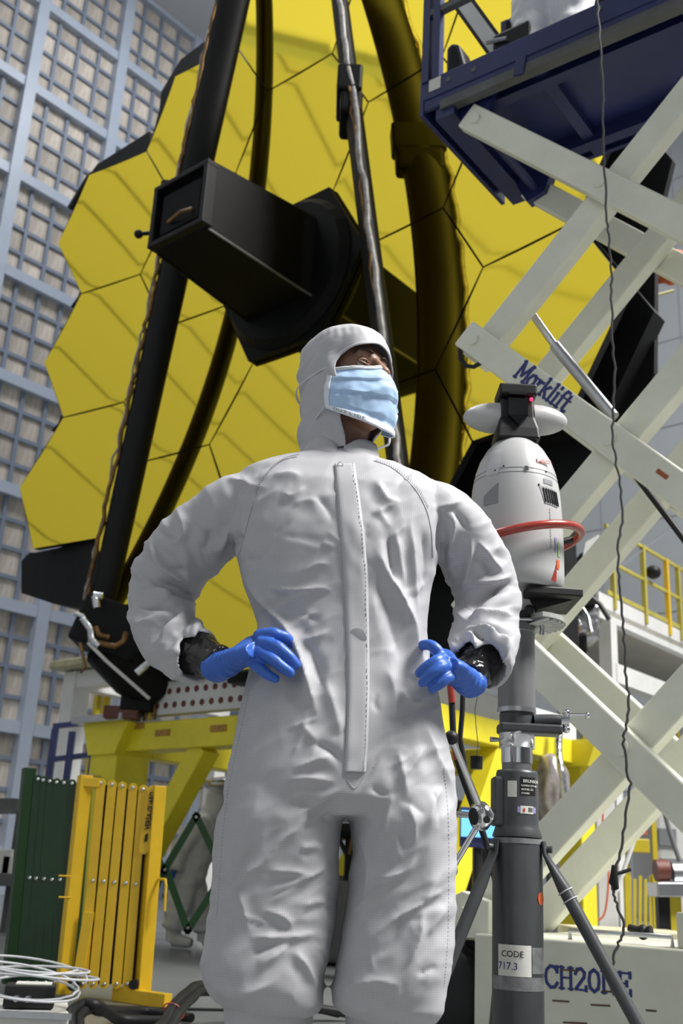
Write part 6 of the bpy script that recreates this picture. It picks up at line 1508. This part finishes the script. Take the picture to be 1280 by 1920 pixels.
ztop = [WX(1160, 1000).z, WX(1146, 1055).z]
for x, m_ in ((1149, M_RAIL), (1206, M_RAIL), (1249, M_BARYEL), (1270, M_RAIL)):
    q = WX(x, 1080); a_ = (q - V((W0.x, W0.y, 0))).dot(E1)
    b = MB(); b.beam(along(a_, W0.z), along(a_, ztop[0] + 0.02), 0.05, 0.05, E1); b.build('rail_post', m_, mz)
for z in ztop:
    b = MB(); b.beam(along(0.0, z), along(7.0, z), 0.035, 0.035, ZV); b.build('hand_rail', M_RAIL, mz)
b = MB(); b.beam(along(0.0, W0.z + 0.16), along(7.0, W0.z + 0.16), 0.012, 0.05, E2); b.build('kick_strip', M_RAIL, mz)
b = MB(); b.beam(along(0.3, ztop[1]), along(2.5, ztop[0] + 0.9), 0.03, 0.03); b.build('diagonal_rod', M_STEEL, mz)
b = MB(); b.sphere(along(1.05, ztop[0] - 0.28) + E2 * 0.06, 0.09, 0.09, 0.08, 12, 8); b.build('lamp_head', M_RUBBER, mz)
b = MB(); b.box(along(2.0, zl_ - 0.55) - E2 * 0.6, E1 * 2.0, E2 * 0.03, ZV * 0.5); b.build('film_curtain', mat('clear_film_curtain', (0.30, 0.32, 0.36), 0.3, var=0.3, vscale=5, stretch=(2, 2, 0.3)), mz)
for k in range(6):
    b = MB(); b.beam(along(0.3 + 0.5 * k, zl_ - 0.1) - E2 * 0.5, along(0.35 + 0.5 * k, zl_ - 1.0) - E2 * 0.5, 0.05, 0.02, E1); b.build('curtain_strap', M_YELLOW, mz)
# orange bag and pale strut beside the black blanket, high on the right
ob = MB(); ob.sphere(at(1262, 500, 7.2), 0.17, 0.16, 0.115, 20, 14)
me = voxel(ob, 0.012, 2); cc, nn = mesh_np(me); set_np(me, cc + nn * np.array([mnoise.noise(V(p) * 14) * 0.05 for p in cc])[:, None])
o = place(me, 'orange_bag', M_ORANGE, None, at(1262, 530, 7.2)); tag(o, 'orange fabric bag hanging high at the right edge beside the black blanket', 'bag')
yr = thing('access_ladder', at(1190, 640, 6.9), 'pale yellow pole with bracket in front of the black blanket at right', 'pole')
b = MB(); b.tube([at(1166, 606, 6.9), at(1216, 572, 6.9)], 0.022, 10); b.build('pole', mat('pale_yellow', (0.55, 0.53, 0.25), 0.5), yr)
b = MB(); b.tube([at(1186, 560, 6.95), at(1215, 562, 6.95), at(1221, 640, 6.95)], 0.014, 8); b.build('bracket', M_STEEL, yr)
b = MB(); b.tube([at(1180, 540, 6.95), at(1200, 560, 6.95), at(1222, 556, 6.95), at(1262, 545, 6.95)], 0.012, 8); b.build('rope', MATS['pale_yellow'], yr)
pt_ = MB(); pt_.prism([at(1098, 1016, 8.1), at(1122, 1002, 8.1), at(1138, 1040, 8.1), at(1124, 1062, 8.1), at(1092, 1044, 8.1)], V((0.02, 0.05, 0))); tag(pt_.build('paper_sheet', M_OFFWHITE), 'crumpled white sheet hanging below the telescope beside the scissor arm', 'sheet')
# things between the lift arms near the floor
tw = thing('instrument_cabinet', at(1128, 1730, 9.5), 'tall pale cabinet with blue screen behind the scissor lift', 'cabinet')
q0, q1 = at(1112, 1560, 9.5), at(1148, 1560, 9.5); zt_ = at(1130, 1470, 9.5).z
b = MB(); b.box(V(((q0.x + q1.x) / 2, 9.6, zt_ / 2)), V(((q1.x - q0.x) / 2, 0, 0)), V((0, 0.2, 0)), V((0, 0, zt_ / 2))); b.build('cabinet_body', M_WHITE, tw, bevel=0.01)
b = MB(); b.box(at(1104, 1604, 9.2), V((0.085, 0, 0)), V((0, 0.02, 0)), V((0, 0, 0.155))); mo = b.build('monitor', M_RUBBER, tw, bevel=0.005)
b = MB(); b.box(at(1103, 1604, 9.17), V((0.07, 0, 0)), V((0, 0.004, 0)), V((0, 0, 0.135))); b.build('screen', M_BLUESCREEN, mo)
b = MB(); b.box(at(1101, 1612, 9.16), V((0.03, 0, 0)), V((0, 0.003, 0)), V((0, 0, 0.05))); b.build('window_pane', mat('pale_window', (0.3, 0.4, 0.6), 0.4, emit=(0.6, 0.75, 1.0), estr=1.0), mo)
b = MB(); b.tube(smooth_path([at(1131, 1500, 9.3), at(1130, 1560, 9.3), at(1139, 1610, 9.3), at(1140, 1660, 9.3), at(1132, 1715, 9.3), at(1112, 1728, 9.3)], 5), 0.008, 6); b.build('red_cable', M_ORANGETAG, tw)
mn = thing('computer_monitor', at(900, 1620, 6.6), 'blue lit monitor glimpsed behind the chrome crank wheel', 'monitor')
b = MB(); b.box(at(896, 1552, 6.6), V((0.11, 0, 0)), V((0, 0.02, 0)), V((0, 0, 0.115))); b.build('casing', M_NAVY, mn, bevel=0.008)
b = MB(); b.box(at(896, 1545, 6.57), V((0.10, 0, 0)), V((0, 0.004, 0)), V((0, 0, 0.075))); b.build('screen', mat('cyan_screen', (0.05, 0.2, 0.5), 0.3, emit=(0.16, 0.5, 1.0), estr=1.4), mn)
q = at(896, 1590, 6.6); b = MB(); b.tube([V((q.x, 6.63, 0.55)), q + V((0, 0.03, 0))], 0.03, 10); b.build('neck', M_RUBBER, mn)
cbn = thing('drawer_cabinet', V((at(884, 1700, 6.6).x, 6.7, 0)), 'low cream drawer cabinet under the blue lit monitor', 'cabinet')
cx = at(884, 1700, 6.6).x; ztc = 0.53
b = MB(); b.box(V((cx, 6.75, ztc / 2)), V((0.26, 0, 0)), V((0, 0.25, 0)), V((0, 0, ztc / 2))); b.build('body', M_CREAMSCUFF, cbn, bevel=0.006)
for k in range(3):
    b = MB(); b.box(V((cx, 6.49, 0.1 + 0.165 * k)), V((0.245, 0, 0)), V((0, 0.012, 0)), V((0, 0, 0.074))); dr_ = b.build('drawer', M_CREAM, cbn, bevel=0.004)
    b = MB(); b.box(V((cx, 6.472, 0.13 + 0.165 * k)), V((0.06, 0, 0)), V((0, 0.008, 0)), V((0, 0, 0.008))); b.build('handle', M_STEEL, dr_)
# shiny wrapped cylinder right of the stand
wc = thing('wrapped_column', V((at(1036, 1480, 8.0).x, 8.0, 0)), 'silver film wrapped cylinder hanging beside the rear yellow column', 'cylinder')
c0 = at(1034, 1485, 8.0); b = MB(); b.sphere(c0, 0.13, 0.13, 0.27, 22, 18); me = voxel(b, 0.014, 1); cc, nn = mesh_np(me); set_np(me, cc + nn * np.array([mnoise.noise(V((p[0] * 14, p[1] * 14, p[2] * 5))) * 0.03 for p in cc])[:, None]); place(me, 'film_wrap', mat('mauve_film', (0.42, 0.38, 0.38), 0.25, 0.5, var=0.3, vscale=8), wc)
b = MB(); b.tube(smooth_path([at(1048, 1360, 8.0), at(1046, 1410, 7.95), at(1052, 1450, 7.9), at(1058, 1500, 7.9)], 5), 0.03, 8); b.build('twisted_film', M_FOIL, wc)
b = MB(); b.tube([V((c0.x, c0.y, 0)), c0], 0.05, 12); b.build('support_post', M_DECKGREY, wc)
# far machine, post, sign and barrier
fm = thing('white_machine', at(1258, 1640, 13.0), 'white machine housing with grey windows at the far right', 'machine')
a, c = at(1222, 1512, 13.0), at(1330, 1640, 13.0)
b = MB(); b.aabox((a.x, 13.0, 0.3), (c.x + 0.2, 14.0, a.z)); b.build('housing', M_WHITE, fm, bevel=0.08)
for x0, x1, y0, y1 in ((1232, 1268, 1552, 1588), (1236, 1300, 1608, 1630)):
    p, q = at(x0, y0, 12.99), at(x1, y1, 12.99); b = MB(); b.aabox((p.x, 12.96, q.z), (q.x, 13.0, p.z)); b.build('window', M_GREYPLASTIC, fm, bevel=0.01)
b = MB(); b.tube(smooth_path([at(1240, 1490, 12.6), at(1250, 1540, 12.6), at(1262, 1580, 12.6), at(1276, 1620, 12.6)], 5), 0.03, 8); b.build('hose', M_GREYPLASTIC, fm)
sg = thing('sign_post', at(1222, 1720, 12.0), 'yellow post carrying a red lattice sign and yellow box', 'post')
q = at(1222, 1490, 12.0); b = MB(); b.beam(V((q.x, 12.0, 0)), V((q.x, 12.0, q.z)), 0.05, 0.05, V((1, 0, 0))); b.build('post', M_YELLOW, sg)
q = at(1172, 1520, 12.0); b = MB(); b.beam(V((q.x, 12.0, 0)), V((q.x, 12.0, q.z)), 0.04, 0.04, V((1, 0, 0))); b.build('post', M_YELLOW, sg)
p, q = at(1180, 1572, 11.9), at(1216, 1600, 11.9); b = MB(); b.aabox((p.x, 11.85, q.z), (q.x, 11.95, p.z)); b.build('yellow_box', M_YELLOW, sg, bevel=0.01)
p, q = at(1180, 1510, 11.9), at(1212, 1564, 11.9); b = MB(); b.aabox((p.x, 11.92, q.z), (q.x, 11.94, p.z)); pn = b.build('sign_panel', M_WHITE, sg)
for k in range(4):
    x = p.x + (q.x - p.x) * k / 3; b = MB(); b.beam(V((x, 11.91, q.z)), V((x, 11.91, p.z)), 0.014, 0.01, V((1, 0, 0))); b.build('red_bar', M_ORANGETAG, pn)
for k in range(4):
    z = q.z + (p.z - q.z) * k / 3; b = MB(); b.beam(V((p.x, 11.905, z)), V((q.x, 11.905, z)), 0.014, 0.01, ZV); b.build('red_bar', M_ORANGETAG, pn)
rod = MB(); rod.tube([at(1216, 1496, 5.6), at(1155, 1672, 5.6)], 0.011, 10); tag(rod.build('white_rod', M_WHITE), 'slanting white rod behind the hanging cable near the chassis', 'rod')
fb_ = thing('folding_barrier', V((at(1200, 1735, 10.5).x, 10.5, 0)), 'small far yellow folding barrier seen under the scissor arms at right', 'barrier')
for k, x in enumerate((1180, 1190, 1200, 1210, 1220)):
    a, c = at(x, 1642 + (k % 2) * 6, 10.5), at(x - 3, 1736, 10.5); b = MB(); b.beam(V((c.x, 10.5, 0.05)), a, 0.028, 0.01, V((1, 0, 0))); b.build('slat', M_YELLOW, fb_)
for x in (1174, 1226):
    a = at(x, 1640, 10.5); b = MB(); b.beam(V((a.x, 10.52, 0)), a, 0.05, 0.05, V((1, 0, 0))); b.build('post', M_YELLOW, fb_)
gbm = thing('roller_bench', V((at(1262, 1700, 9.0).x, 9.0, 0)), 'grey steel bench with dark roller at the right edge above the lift chassis', 'bench')
a, c = at(1222, 1668, 9.0), at(1340, 1668, 9.0); b = MB(); b.beam(a, c, 0.11, 0.3, ZV); b.build('bench_rail', M_STEEL, gbm, bevel=0.01)
b = MB(); b.tube([at(1228, 1632, 9.0), at(1252, 1632, 9.0)], 0.085, 18); b.build('roller', M_BROWN, gbm)
b = MB(); b.tube([at(1258, 1638, 9.0), at(1300, 1638, 9.0)], 0.09, 18); b.build('pipe', M_STEEL, gbm)
for x in (1240, 1262, 1300):
    q = at(x, 1672, 9.0); b = MB(); b.beam(V((q.x, 9.0, 0)), q, 0.09, 0.09, V((1, 0, 0))); b.build('leg', M_YELLOW if x == 1262 else M_RUBBER, gbm)
bx_ = MB(); q = at(1170, 1738, 6.2); bx_.box(V((q.x + 0.05, 6.4, 0.2)), V((0.32, 0, 0)), V((0, 0.25, 0)), V((0, 0, 0.2))); tag(bx_.build('cream_crate', mat('cream_crate', (0.55, 0.50, 0.33), 0.6, var=0.1), bevel=0.01), 'cream crate standing behind the lift chassis', 'crate')
